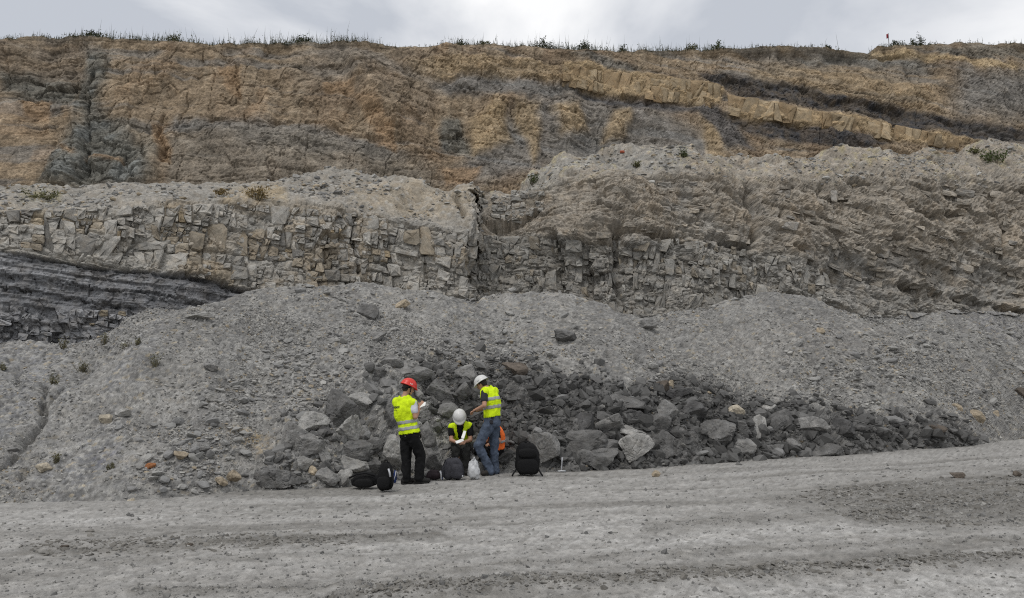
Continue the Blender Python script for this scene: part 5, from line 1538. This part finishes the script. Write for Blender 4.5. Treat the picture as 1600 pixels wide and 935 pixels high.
def tube(name, pts, r, mat, parent, closed=False):
    pts = np.array(pts, float); n = len(pts); V, F = [], []
    for i in range(n):
        t = nrmz(pts[(i + 1) % n] - pts[i - 1]) if closed else nrmz(pts[min(i + 1, n - 1)] - pts[max(i - 1, 0)])
        ref = np.array([0, 0, 1.]) if abs(t[2]) < .9 else np.array([1., 0, 0])
        a = nrmz(np.cross(t, ref)); b = np.cross(t, a)
        rr = r[i] if hasattr(r, '__len__') else r
        for k in range(8): V.append(pts[i] + (a * math.cos(k * .7854) + b * math.sin(k * .7854)) * rr)
    m = n if closed else n - 1
    for i in range(m):
        for k in range(8):
            F.append((i * 8 + k, i * 8 + (k + 1) % 8, ((i + 1) % n) * 8 + (k + 1) % 8, ((i + 1) % n) * 8 + k))
    if not closed:
        V.append(pts[0]); V.append(pts[-1]); c0, c1 = len(V) - 2, len(V) - 1
        F += [(c0, (k + 1) % 8, k, k) for k in range(8)] + [(c1, (n - 1) * 8 + k, (n - 1) * 8 + (k + 1) % 8, (n - 1) * 8 + (k + 1) % 8) for k in range(8)]
    me = bpy.data.meshes.new(name); me.from_pydata([tuple(v) for v in V], [], [tuple(dict.fromkeys(f)) for f in F])
    me.materials.append(mat); me.polygons.foreach_set('use_smooth', np.full(len(me.polygons), True)); me.update()
    return link(name, me, parent)

def helmet(parent, hc, fwd, up, mat, peak=.05, ridges=True, sx_=.140, sy_=.118, sz_=.125):
    """hard hat shell with a flared rim and a short peak, open below"""
    f = nrmz(fwd); u = nrmz(np.array(up) - f * (np.array(up) @ f)); l = np.cross(u, f)
    nu, nv = 48, 16; V, F = [], []
    for j in range(nv + 1):
        th = j / nv * math.radians(97)
        for i in range(nu):
            ph = i / nu * 2 * math.pi
            r = math.sin(th); zc = math.cos(th)
            fl = max(0, (j - nv + 2)) / 2
            ex = 1 + .10 * fl
            k = 1 + (.022 * max(0, math.cos(3 * ph * 2)) * math.sin(th * 1.8) if ridges else .0)
            x = sx_ * r * math.cos(ph) * ex * k; y = sy_ * r * math.sin(ph) * ex * k; z = sz_ * zc * k
            if fl > 0: x += peak * fl * max(0, math.cos(ph)) ** 1.5; z -= .012 * fl * max(0, math.cos(ph))
            V.append(hc + f * x + l * y + u * (z + .015))
    for j in range(nv):
        for i in range(nu):
            F.append((j * nu + i, j * nu + (i + 1) % nu, (j + 1) * nu + (i + 1) % nu, (j + 1) * nu + i))
    o = mesh_np('helmet', V, F, mat, parent=parent)
    sd_ = o.modifiers.new('thick', 'SOLIDIFY'); sd_.thickness = .006; sd_.offset = -1
    return o

def build_person(label, J, fwd, head_f, head_up, shirt, vest, trousers, boots, vest_span, bands, hem, hand_to, opening=False, sleeve=.55, hel=None, ground_z=0.0, group='field party at the foot of the heap', lean=None):
    j = {k: np.array(v) for k, v in J.items()}
    base = np.array([j['pelvis'][0], j['pelvis'][1], ground_z])
    e_ = empty('person', base, label, 'person', group)
    hipl = nrmz(j['hipL'] - j['hipR']); shl = nrmz(j['shL'] - j['shR'])
    spine = [j['pelvis'], j['chest'], j['neck']]
    def sp_at(t):
        return spine[0] + (spine[1] - spine[0]) * t * 2 if t < .5 else spine[1] + (spine[2] - spine[1]) * (t - .5) * 2
    def torso(infl, t0=0, t1=1):
        pr = []
        for t in np.linspace(t0, t1, int(18 * (t1 - t0)) + 2):
            hw = np.interp(t, [-.15, 0, .3, .6, .82, .93, 1.0], [.165, .165, .148, .172, .165, .115, .068]) + infl
            hd = np.interp(t, [-.15, 0, .3, .6, .82, .93, 1.0], [.125, .125, .112, .125, .108, .082, .062]) + infl
            tg = sp_at(min(t + .05, 1)) - sp_at(max(t - .05, 0)); lat = hipl * (1 - t) + shl * t
            Fm = frame(tg, lat)
            pr.append(('ell', sp_at(max(t, 0)) + (nrmz(spine[1] - spine[0]) * (t * .4) if t < 0 else 0), Fm * np.array([hw, hd, .055 + infl * .6])))
        return pr
    def shoulder(infl): return [('cone', j['neck'] - nrmz(spine[2] - spine[1]) * .045 + (j[s] - j['neck']) * .35, j[s], .062 + infl, .060 + infl) for s in ('shL', 'shR')]
    def arm(s, infl, part=1.0, fore=True):
        a, b, c = j['sh' + s], j['el' + s], j['wr' + s]
        pr = [('cone', a, a + (b - a) * part, .056 + infl, .056 - .014 * part + infl)]
        if fore: pr.append(('cone', b, c, .043 + infl, .029 + infl))
        return pr
    def leg(s, infl, hemr=0):
        h, k, a = j['hip' + s], j['kn' + s], j['an' + s]
        return [('cone', h, k, .088 + infl, .060 + infl), ('cone', k, k + (a - k) * .4, .060 + infl, .058 + infl), ('cone', k + (a - k) * .4, a, .058 + infl, .040 + infl + hemr)]
    hf = nrmz(head_f); hu = nrmz(np.array(head_up) - hf * (np.array(head_up) @ hf)); hl = np.cross(hu, hf); hc = j['head']
    prims = torso(0) + shoulder(0)
    prims += [('cone', j['neck'] - nrmz(spine[2] - spine[1]) * .03, hc - hu * .04 - hf * .015, .056, .052)]
    prims += [('ell', hc, np.stack([hf * .098, hl * .076, hu * .108], 1)), ('ell', hc + hf * .035 - hu * .055, np.stack([hf * .058, hl * .055, hu * .060], 1)),
              ('cone', hc + hf * .093 - hu * .005, hc + hf * .112 - hu * .032, .009, .014), ('ell', hc + hf * .075 - hu * .085, np.stack([hf * .025, hl * .03, hu * .02], 1)),
              ('ell', hc + hf * .086 - hu * .062, np.stack([hf * .014, hl * .024, hu * .010], 1))]
    for s in (-1, 1): prims.append(('ell', hc + hl * .077 * s - hu * .012 - hf * .005, np.stack([hf * .018, hl * .010, hu * .030], 1)))
    for s in 'LR':
        prims += arm(s, 0) + leg(s, 0)
        prims += [('cone', j['an' + s], j['an' + s] + (j['toe' + s] - j['an' + s]) * .45, .036, .026)]
        tgt, pn = hand_to[s]
        prims += hand_prims(j['wr' + s], np.array(tgt) - j['wr' + s], pn)
    me, _ = remeshed(prims, .0108, 3)
    finish('body', me, M['skin'], e_)
    for s in (-1, 1):
        V = SPH * .011 + hc + hf * .083 + hl * .030 * s + hu * .012
        mesh_np('eye', V, SPHF, M['eye'], parent=e_)
    # hair under the helmet
    me, _ = remeshed([('ell', hc - hf * .016 + hu * .012, np.stack([hf * .098, hl * .086, hu * .112], 1)), ('ell', hc - hf * .055 - hu * .035, np.stack([hf * .048, hl * .066, hu * .060], 1))], .010, 3)
    keep(me, lambda c: (c - hc) @ hu > (.045 if (c - hc) @ hf > .03 else (-.01 if (c - hc) @ hf > -.02 else -.085)))
    finish('hair', me, M['hair'], e_)
    # shirt
    pr = torso(.012, -.05, .94) + shoulder(.010)
    for s in 'LR': pr += arm(s, .016, sleeve, False)
    me, _ = remeshed(pr, .014, 4, (.006, 11, .6, 5)); finish('shirt', me, M[shirt], e_)
    # trousers
    pr = torso(.016, -.1, .16)
    for s in 'LR': pr += leg(s, .020, hem)
    me, _ = remeshed(pr, .014, 3, (.017, 8, .8, 9)); finish('trousers', me, M[trousers], e_)
    # boots
    for s in 'LR':
        a, t = j['an' + s], j['toe' + s]; d = t - a; d[2] = 0; d = nrmz(d); gz_ = min(a[2], t[2]) - .03
        heel = np.array([a[0], a[1], gz_ + .055]) - d * .045; tip = np.array([a[0], a[1], gz_ + .042]) + d * .17
        me, _ = remeshed([('cone', a + np.array([0, 0, .06]), heel + d * .03, .052, .054), ('cone', heel, heel + d * .12, .050, .052), ('cone', heel + d * .10, tip, .052, .044)], .010, 4)
        bo = finish('boot', me, M[boots], e_)
        side = np.array([-d[1], d[0], 0]); V, F = [], []
        for k in range(20):
            an = k / 20 * 6.2832; cx_ = .5 * (math.cos(an) + 1); wv = .050 * math.sin(an) * (1 + .15 * math.cos(an))
            q = heel - d * .05 + d * (cx_ * .275) + side * wv
            V += [(q[0], q[1], gz_ - .004), (q[0], q[1], gz_ + .026)]
        me = bpy.data.meshes.new('sole')
        me.from_pydata(V, [], [(2 * k, (2 * k + 2) % 40, (2 * k + 3) % 40, 2 * k + 1) for k in range(20)] + [tuple(range(0, 40, 2))[::-1], tuple(range(1, 40, 2))])
        me.materials.append(M['sole']); so = link('sole', me); so.parent = bo; so.matrix_parent_inverse = Matrix.Translation(-Vector(base)) if False else Matrix.Identity(4)
        so.matrix_parent_inverse = Matrix.Identity(4)
    # vest
    t0, t1 = vest_span
    pr = torso(.030, t0, t1) + [('cone', sp_at(.93) + (j[s] - j['neck']) * .30, sp_at(.93) + (j[s] - sp_at(.93)) * .92, .066, .076) for s in ('shL', 'shR')]
    me, _ = remeshed(pr, .014, 4, (.013, 7, .7, 15))
    ax = nrmz(spine[2] - spine[0]); Ls = np.linalg.norm(spine[2] - spine[0])
    ff = nrmz(np.array(fwd) - ax * (np.array(fwd) @ ax))
    lt = np.cross(ax, ff)
    sfun = lambda c: (c - spine[0]) @ ax / Ls
    neckc = spine[2]
    def ok(c):
        s_ = sfun(c)
        if s_ < t0 + .01: return False
        if np.linalg.norm((c - neckc) - ax * ((c - neckc) @ ax)) < .082 and s_ > .9: return False
        if opening and (c - sp_at(np.clip(s_, 0, 1))) @ ff > .02:
            if abs((c - sp_at(np.clip(s_, 0, 1))) @ lt) < np.interp(s_, [.15, .5, 1.1], [.008, .032, .072]): return False
        return True
    keep(me, ok)
    vo = finish('vest', me, M[vest], e_)
    bvh = BVHTree.FromPolygons([v.co[:] for v in me.vertices], [tuple(p.vertices) for p in me.polygons])
    sm = vo.modifiers.new('thick', 'SOLIDIFY'); sm.thickness = .006; sm.offset = 1
    for (b0, b1) in bands:
        m3 = me.copy(); keep(m3, lambda c: b0 < sfun(c) < b1)
        n_ = len(m3.vertices)
        if n_ == 0: continue
        V = np.empty(n_ * 3, np.float32); m3.vertices.foreach_get('co', V); N_ = np.empty(n_ * 3, np.float32); m3.vertices.foreach_get('normal', N_)
        m3.vertices.foreach_set('co', V + N_ * .0075)
        m3.name = 'reflective_strip'; m3.materials.clear(); m3.materials.append(M['strip']); m3.update()
        so = link('reflective_strip', m3); so.parent = vo
        s2 = so.modifiers.new('thick', 'SOLIDIFY'); s2.thickness = .003; s2.offset = 1
    if hel:
        ho = helmet(e_, hc + hu * .022 - hf * .012, hf, hu, M[hel[0]], hel[1], hel[2])
        for sd_ in (-1, 1):                                        # round maker's mark on the side of the shell
            ctr = hc + hu * .075 - hf * .01 + hl * sd_ * .113; nrm_ = nrmz(hl * sd_ + hu * .75); u1 = nrmz(np.cross(nrm_, hf)); u2 = np.cross(nrm_, u1)
            em = tube('emblem', [ctr + .020 * (math.cos(a) * u1 + math.sin(a) * u2) for a in np.linspace(0, 6.2832, 17)[:-1]], .005, M['paper'] if 'red' in hel[0] else M['strip'], None, closed=True); em.parent = ho; em.matrix_parent_inverse = Matrix.Identity(4)
        pts = [hc + hl * .088 + hu * .0 + hf * .02, hc + hl * .080 - hu * .06 + hf * .035, hc + hl * .035 - hu * .118 + hf * .045, hc - hl * .035 - hu * .118 + hf * .045, hc - hl * .080 - hu * .06 + hf * .035, hc - hl * .088 + hf * .02]
        if hel[3]:
            st = tube('chin_strap', pts, .009, M['strap'], None); st.parent = ho; st.matrix_parent_inverse = Matrix.Identity(4)
            pts = [hc + hl * .086 * s_ + hf * x_ + hu * z_ for (s_, x_, z_) in ((1, .0, .0), (.75, -.065, -.035), (0, -.112, -.045), (-.75, -.065, -.035), (-1, .0, .0))]
            st = tube('cradle_band', pts, .011, M['strap'], None); st.parent = ho; st.matrix_parent_inverse = Matrix.Identity(4)
    return e_, vo, bvh

def Jp(Y0, spec):
    out = {}
    for k, v in spec.items():
        p_ = at(v[0], v[1], Y0 + v[2])
        if len(v) > 3: p_ = np.array([p_[0], p_[1], v[3]])
        out[k] = p_
    return out

# sub-parts were made in world coordinates: their parents have no transform of their own besides the root's
# the standing man with the red helmet
YA = float(ground(645, 757)); gA = float(gz((645 - 800) / 1200 * YA, YA))
JA = Jp(YA, dict(pelvis=(640, 679, 0), chest=(632, 648, .0), neck=(632, 621, .0), head=(638.5, 606, .03), shL=(619.5, 629, .10), shR=(645, 630, -.10), elL=(626, 653, .26), elR=(649, 652, -.13), wrL=(648, 643, .34), wrR=(655.5, 637, .03),
                 hipL=(635, 682, .04), hipR=(645, 682, -.05), knL=(634.5, 715, .02), knR=(657, 712, .02), anL=(634, 751, -.02, gA + .09), anR=(654, 750, .0, gA + .09), toeL=(645, 757, .06, gA + .045), toeR=(672, 755, .06, gA + .045)))
PA, VA, BA = build_person('man in red helmet, white T-shirt and yellow vest standing with a notebook', JA, (.6, .8, 0), (.85, .38, -.38), (.1, .05, 1), 'tee_white', 'vest_yellow', 'trouser_black', 'boot',
    (.02, .95), ((.13, .215), (.30, .385)), .012, {'L': (at(663, 634, YA + .14), (-.3, -.3, .9)), 'R': (at(660, 630, YA + .06), (.2, .7, .5))}, hel=('helmet_red', .025, False, True), ground_z=gA)
# print on the back of the vest
def vest_print(txt, px, py, Y0, size, vest, bvh):
    cu = bpy.data.curves.new('vest_print', 'FONT'); cu.body = txt; cu.size = size; cu.align_x = 'CENTER'; cu.resolution_u = 2; cu.offset = .0015
    to = bpy.data.objects.new('tmp', cu); COL.objects.link(to)
    dg = bpy.context.evaluated_depsgraph_get(); m2 = bpy.data.meshes.new_from_object(to.evaluated_get(dg)); bpy.data.objects.remove(to)
    c = at(px, py, Y0)
    right = nrmz((.80, -.60, .06)); dirn = nrmz((.60, .80, 0))
    ok = True
    for v in m2.vertices:
        o_ = Vector(c + right * v.co.x + np.array([0, 0, 1.]) * v.co.y - dirn * .6)
        h = bvh.ray_cast(o_, Vector(dirn))
        v.co = (h[0] + h[1] * .010 if (h[0] is not None and h[1].dot(Vector(dirn)) < 0) else (h[0] - h[1] * .010 if h[0] is not None else Vector(c)))
    m2.materials.clear(); m2.materials.append(M['ink']); m2.name = 'vest_print'
    t = link('vest_print', m2); t.parent = vest; t['label'] = 'dark company lettering across the back of the vest'
vest_print('CHEMEL', 625, 638.5, YA, .058, VA, BA)
vest_print('--- ---- ---', 625, 641.8, YA, .026, VA, BA)

# the man in jeans
YC = float(ground(768, 743)); gC = float(gz((768 - 800) / 1200 * YC, YC))
JC = Jp(YC, dict(pelvis=(769, 661, 0), chest=(769, 630, .02), neck=(760, 607, .02), head=(752.5, 600, .06), shL=(757, 614, -.14), shR=(773, 612, .16), elL=(757, 634, -.26), elR=(762, 636, .30), wrL=(741, 642, -.12), wrR=(745, 642, .14),
                 hipL=(763, 667, -.07), hipR=(773, 667, .09), knL=(747, 697, -.16), knR=(772, 701, .10), anL=(766, 734, -.10, gC + .09), anR=(774, 733, .10, gC + .09), toeL=(755, 741, -.2, gC + .045), toeR=(765, 738, .02, gC + .045)))
PC, VC, BC = build_person('man in white helmet, yellow vest and blue jeans standing with bent knees', JC, (-.85, .5, -.1), (-.78, .30, -.55), (-.3, .1, 1), 'tee_dark', 'vest_yellow', 'jeans', 'boot_brown',
    (.16, .95), ((.40, .49), (.63, .72)), .022, {'L': (at(735, 645, YC + .02), (.1, .3, -.9)), 'R': (at(736, 643, YC + .1), (.1, -.3, -.9))}, hel=('helmet_white', .035, False, False), ground_z=gC)
o = tube('wrist_watch', [JC['wrL'] + nrmz(JC['elL'] - JC['wrL']) * .03 + .036 * (math.cos(a) * np.array([.0, .8, .6]) + math.sin(a) * np.array([.5, -.5, .7])) for a in np.linspace(0, 6.2832, 13)[:-1]], .008, M['strap'], PC, closed=True)

# the seated man with notes
YB = float(ground(720, 744)); gB = float(gz((720 - 800) / 1200 * YB, YB))
JB = Jp(YB, dict(pelvis=(720, 694, .50), chest=(720, 681, .36), neck=(719.5, 662, .16), head=(718, 653, .05), shL=(734, 667, .20), shR=(706, 667, .20), elL=(735, 688, .12), elR=(705, 688, .12), wrL=(727, 690, -.06), wrR=(713, 691, -.06),
                 hipL=(727, 696, .46), hipR=(712, 696, .46), knL=(728, 703, .05), knR=(713, 703, .05), anL=(727, 738, .12, gB + .10), anR=(714, 738, .12, gB + .10), toeL=(729, 744, -.06, gB + .05), toeR=(712, 744, -.06, gB + .05)))
PB, VB, BB = build_person('man in white helmet and yellow vest sitting hunched over his notes', JB, (0, -.9, .2), (.03, -.62, -.78), (0, -.7, .7), 'tee_black', 'vest_yellow', 'trouser_grey', 'boot',
    (.05, .95), (), .02, {'L': (at(720, 691, YB - .14), (-.2, .3, -.9)), 'R': (at(720, 691, YB - .14), (.2, .3, -.9))}, opening=True, hel=('helmet_white', .04, True, True), ground_z=gB)

# the person in the orange vest behind the man in jeans
YD = float(ground(776, 740)) + .10; gD = .02
JD = Jp(YD, dict(pelvis=(776, 703, .30), chest=(777, 686, .30), neck=(771, 667, .26), head=(763, 659, .24), shL=(775, 673, .10), shR=(766, 672, .40), elL=(780, 690, .0), elR=(761, 690, .42), wrL=(766, 694, -.06), wrR=(752, 692, .25),
                 hipL=(776, 706, .20), hipR=(774, 706, .40), knL=(747, 704, .05), knR=(747, 701, .32), anL=(742, 733, .0), anR=(745, 730, .2), toeL=(730, 738, -.04), toeR=(733, 735, .16)))
PD, VD, BD = build_person('person in orange vest and black clothes sitting half hidden behind the jeans', JD, (-.95, -.2, 0), (-.9, -.1, -.4), (-.2, 0, 1), 'tee_black', 'vest_orange', 'trouser_black', 'boot',
    (.02, .95), ((.30, .40),), .012, {'L': (at(760, 695, YD - .02), (.1, .5, -.8)), 'R': (at(748, 694, YD + .2), (.1, -.4, -.8))}, ground_z=gD)

# ------------------------------------------------------------------ papers
def sheet_of_paper(name, lab, quads, parent=None, cat='paper'):
    e0 = None
    V, F = [], []
    for q in quads:
        q = [np.array(v) for v in q]; n_ = nrmz(np.cross(q[1] - q[0], q[3] - q[0])) * .0025
        b0 = len(V); nu = 6
        for i in range(nu + 1):
            for jj in range(nu + 1):
                u, v = i / nu, jj / nu
                c_ = q[0] * (1 - u) * (1 - v) + q[1] * u * (1 - v) + q[2] * u * v + q[3] * (1 - u) * v + n_ * 4 * math.sin(u * 3.1) * (.4 + v)
                V += [c_ + n_, c_ - n_]
        ix = lambda i, jj, k: b0 + (i * (nu + 1) + jj) * 2 + k
        for i in range(nu):
            for jj in range(nu):
                F.append((ix(i, jj, 0), ix(i + 1, jj, 0), ix(i + 1, jj + 1, 0), ix(i, jj + 1, 0))); F.append((ix(i, jj, 1), ix(i, jj + 1, 1), ix(i + 1, jj + 1, 1), ix(i + 1, jj, 1)))
        for i in range(nu):
            F.append((ix(i, 0, 0), ix(i, 0, 1), ix(i + 1, 0, 1), ix(i + 1, 0, 0))); F.append((ix(i, nu, 0), ix(i + 1, nu, 0), ix(i + 1, nu, 1), ix(i, nu, 1)))
            F.append((ix(0, i, 0), ix(0, i + 1, 0), ix(0, i + 1, 1), ix(0, i, 1))); F.append((ix(nu, i, 0), ix(nu, i, 1), ix(nu, i + 1, 1), ix(nu, i + 1, 0)))
    o = mesh_np(name, V, F, M['paper']); return set_props(o, lab, cat)
sheet_of_paper('notebook', 'small white notebook held up by the man in the red helmet', [[at(655.5, 638, YA - .02), at(664.5, 634, YA + .0), at(665.5, 628.5, YA + .10), at(657, 632, YA + .08)]], cat='notebook')
sheet_of_paper('note_sheet', 'folded white note sheets in the lap of the seated man', [[at(711, 690, YB - .16), at(723, 685, YB - .20), at(725, 688.5, YB - .24), at(713, 693.5, YB - .22)], [at(720.5, 684, YB - .20), at(724.5, 673, YB - .02), at(728.5, 674, YB - .04), at(725, 686, YB - .22)]])

# ------------------------------------------------------------------ bags and tools
def soft_box(cx, cy, Y0, wp, hp, dm, seed, sq=2.9, lump=.09, taper=.85, lean=0.0, yaw=0.0):
    """upholstered rounded box standing on its base, crumpled"""
    V0, F0 = ICO[4]
    s = Y0 / FPX; W, H = wp * s, hp * s
    p = np.abs(V0) ** (2.0 / sq) * np.sign(V0)
    k = 1 / (np.abs(V0) ** sq).sum(1) ** (1 / sq)
    p = V0 * k[:, None]
    tz = (p[:, 2] + 1) / 2
    f = fbm(p[:, 0] * 2.2 + seed, p[:, 1] * 2.2, p[:, 2] * 2.2, 4, seed)
    f2 = np.exp(-(fbm(p[:, 0] * 1.7 + seed, p[:, 1] * 1.7, p[:, 2] * 1.4, 3, seed + 9) / .10) ** 2)
    p = p * (1 + lump * f - .4 * lump * f2)[:, None]
    x = p[:, 0] * (1 - (1 - taper) * tz) * W / 2 + lean * W * tz; y = p[:, 1] * (1 - (1 - taper) * tz) * dm / 2; z = p[:, 2] * H / 2
    ca, sa = math.cos(yaw), math.sin(yaw)
    V = np.stack([x * ca - y * sa, x * sa + y * ca, z - z.min()], 1)
    return V, F0, W, H

M['bag_black'] = plain_mat('bag_black', (.006, .006, .0065), .85, .25, bump=.4, bscale=40)
M['bag_grey'] = plain_mat('bag_charcoal', (.036, .036, .043), .8, .3, bump=.4, bscale=40, vary=.25)
M['bag_maroon'] = plain_mat('bag_maroon', (.022, .014, .017), .8, .3, bump=.4, bscale=40)
M['bag_blue'] = plain_mat('bag_blue', (.02, .04, .14), .7, .3)
M['bag_trim'] = plain_mat('bag_trim_light', (.45, .46, .48), .7, .3)
M['plastic'] = plain_mat('plastic_bag_white', (.50, .51, .52), .45, .5, bump=.5, bscale=25, vary=.1)

def bag(name, lab, cat, cx, bot, wp, hp, dm, mat, seed, parts=(), **kw):
    Y0 = float(ground(cx, bot)) + dm * .5; g0 = float(gz((cx - 800) / 1200 * Y0, Y0))
    base = at(cx, bot, Y0 - dm * .5); base = np.array([base[0] * Y0 / (Y0 - dm * .5), Y0, g0 + .012])
    e_ = empty(name, base, lab, cat, 'bags on the ground')
    V, F, W, H = soft_box(cx, bot, Y0, wp, hp, dm, seed, **kw)
    mesh_np('body', V + base, F, M[mat], parent=e_)
    for kind, args, mt in parts:
        if kind == 'pocket':
            ox, oz, pw, ph, pd = args
            V2, F2, *_ = soft_box(cx, bot, Y0, wp * pw, hp * ph, dm * pd, seed + 3, lump=.04, taper=.9)
            mesh_np('pocket', V2 + base + np.array([ox * W, -dm * .5 + dm * pd * .18, oz * H]), F2, M[mt], parent=e_)
        elif kind == 'strap':
            tube('strap', [base + np.array([a * W, -dm * .5 * b, c * H]) for a, b, c in args[0]], args[1], M[mt], e_)
        elif kind == 'handle':
            tube('handle', [base + np.array([.12 * W * math.cos(t), 0, H * .97 + .05 * math.sin(t)]) for t in np.linspace(0, math.pi, 9)], .010, M[mt], e_)
    return e_

bag('rucksack', 'upright black rucksack with a light mesh strip beside the red helmet man', 'rucksack', 602, 770, 27, 43, .22, 'bag_black', 11, (('pocket', (-.06, .08, .75, .45, .4), 'bag_black'), ('handle', (), 'strap'),
    ('strap', ([(.22, 1.02, .80), (.30, 1.12, .66), (.33, 1.10, .52)], .016), 'bag_trim'), ('strap', ([(.16, .9, .92), (.46, 1.1, .70), (.50, 1.05, .35), (.38, .9, .12)], .014), 'strap')), taper=.72)
bag('duffel_bag', 'flat black duffel bag lying left of the upright rucksack', 'bag', 568, 765, 48, 22, .28, 'bag_black', 12, (('strap', ([(-.42, .8, .7), (-.2, .9, .95), (.1, .9, 1.05), (.4, .8, .85)], .014), 'strap'), ('pocket', (.05, .05, .6, .6, .3), 'bag_black')), sq=2.4, taper=.7, lean=.10)
bag('water_bottle', 'small blue bottle leaning behind the upright black rucksack', 'bottle', 617, 757, 6, 20, .08, 'bag_blue', 13, (('strap', ([(-.3, 1, .2), (.2, 1.1, .6), (.35, 1, .95)], .008), 'bag_trim'),), sq=2.2, lump=.02, taper=.8)
bag('shoulder_bag', 'dark maroon bag with a white and blue edge', 'bag', 678, 752, 29, 15, .24, 'bag_maroon', 14, (('strap', ([(.36, 1.0, .95), (.42, 1.1, .6), (.42, 1.1, .1)], .016), 'bag_trim'), ('strap', ([(.44, .95, .9), (.48, 1.05, .55), (.48, 1.05, .1)], .012), 'bag_blue')), sq=2.4, taper=.62)
bag('rucksack', 'slumped charcoal rucksack in front of the seated man', 'rucksack', 708, 752, 37, 33, .26, 'bag_grey', 15, (('pocket', (.16, .06, .55, .66, .5), 'bag_grey'), ('handle', (), 'strap'), ('strap', ([(-.30, .8, .92), (-.42, 1.1, .6), (-.40, 1.1, .15)], .018), 'bag_grey'), ('strap', ([(.40, 1.1, .17), (.42, 1.15, .22)], .014), 'bag_trim')), taper=.74, lump=.09)
bag('plastic_bag', 'crumpled white plastic bag right of the charcoal rucksack', 'bag', 740, 752, 24, 31, .20, 'plastic', 16, (('strap', ([(-.05, .5, .92), (-.02, .4, 1.05), (.06, .3, 1.1), (.1, .2, .95)], .010), 'plastic'),), sq=2.2, lump=.20, taper=.52)
bag('rucksack', 'large black rucksack standing in front of the rounded boulder', 'rucksack', 824, 745, 42, 48, .30, 'bag_black', 17, (('pocket', (0, .04, .82, .5, .45), 'bag_black'), ('pocket', (0, .55, .7, .3, .4), 'bag_black'), ('handle', (), 'strap'), ('strap', ([(-.4, .9, .2), (-.52, 1.0, .06), (-.55, 1.2, .01)], .016), 'strap'), ('strap', ([(.4, .9, .2), (.5, 1.0, .06), (.54, 1.2, .01)], .016), 'strap')), taper=.78)
bag('camera_pouch', 'black pouch between the plastic bag and the jeans', 'bag', 756, 742, 22, 40, .22, 'bag_black', 18, (('handle', (), 'strap'), ('strap', ([(-.42, 1, .75), (-.3, 1.1, .70), (-.2, 1.1, .74)], .012), 'bag_trim')), taper=.7)

YH = float(ground(877, 739)); gH = float(gz((877 - 800) / 1200 * YH, YH)); b = at(877, 739, YH); b = np.array([b[0], b[1], gH])
e_ = empty('hammer', b, 'rock hammer standing on its head with the pale handle up', 'hammer')
top = at(878.5, 715, YH + .05)
tube('handle', [b + np.array([0, 0, .02]), b + (top - b) * .35, b + (top - b) * .7, top], [.010, .010, .012, .014], plain_mat('hammer_handle', (.36, .37, .39), .5, .5), e_)
tube('head', [b + np.array([-.10, 0, .028]), b + np.array([-.05, 0, .03]), b + np.array([.03, 0, .03]), b + np.array([.06, 0, .03]), b + np.array([.09, 0, .03])], [.006, .014, .018, .020, .020], plain_mat('hammer_steel', (.35, .36, .37), .35, .5, metal=.8), e_)
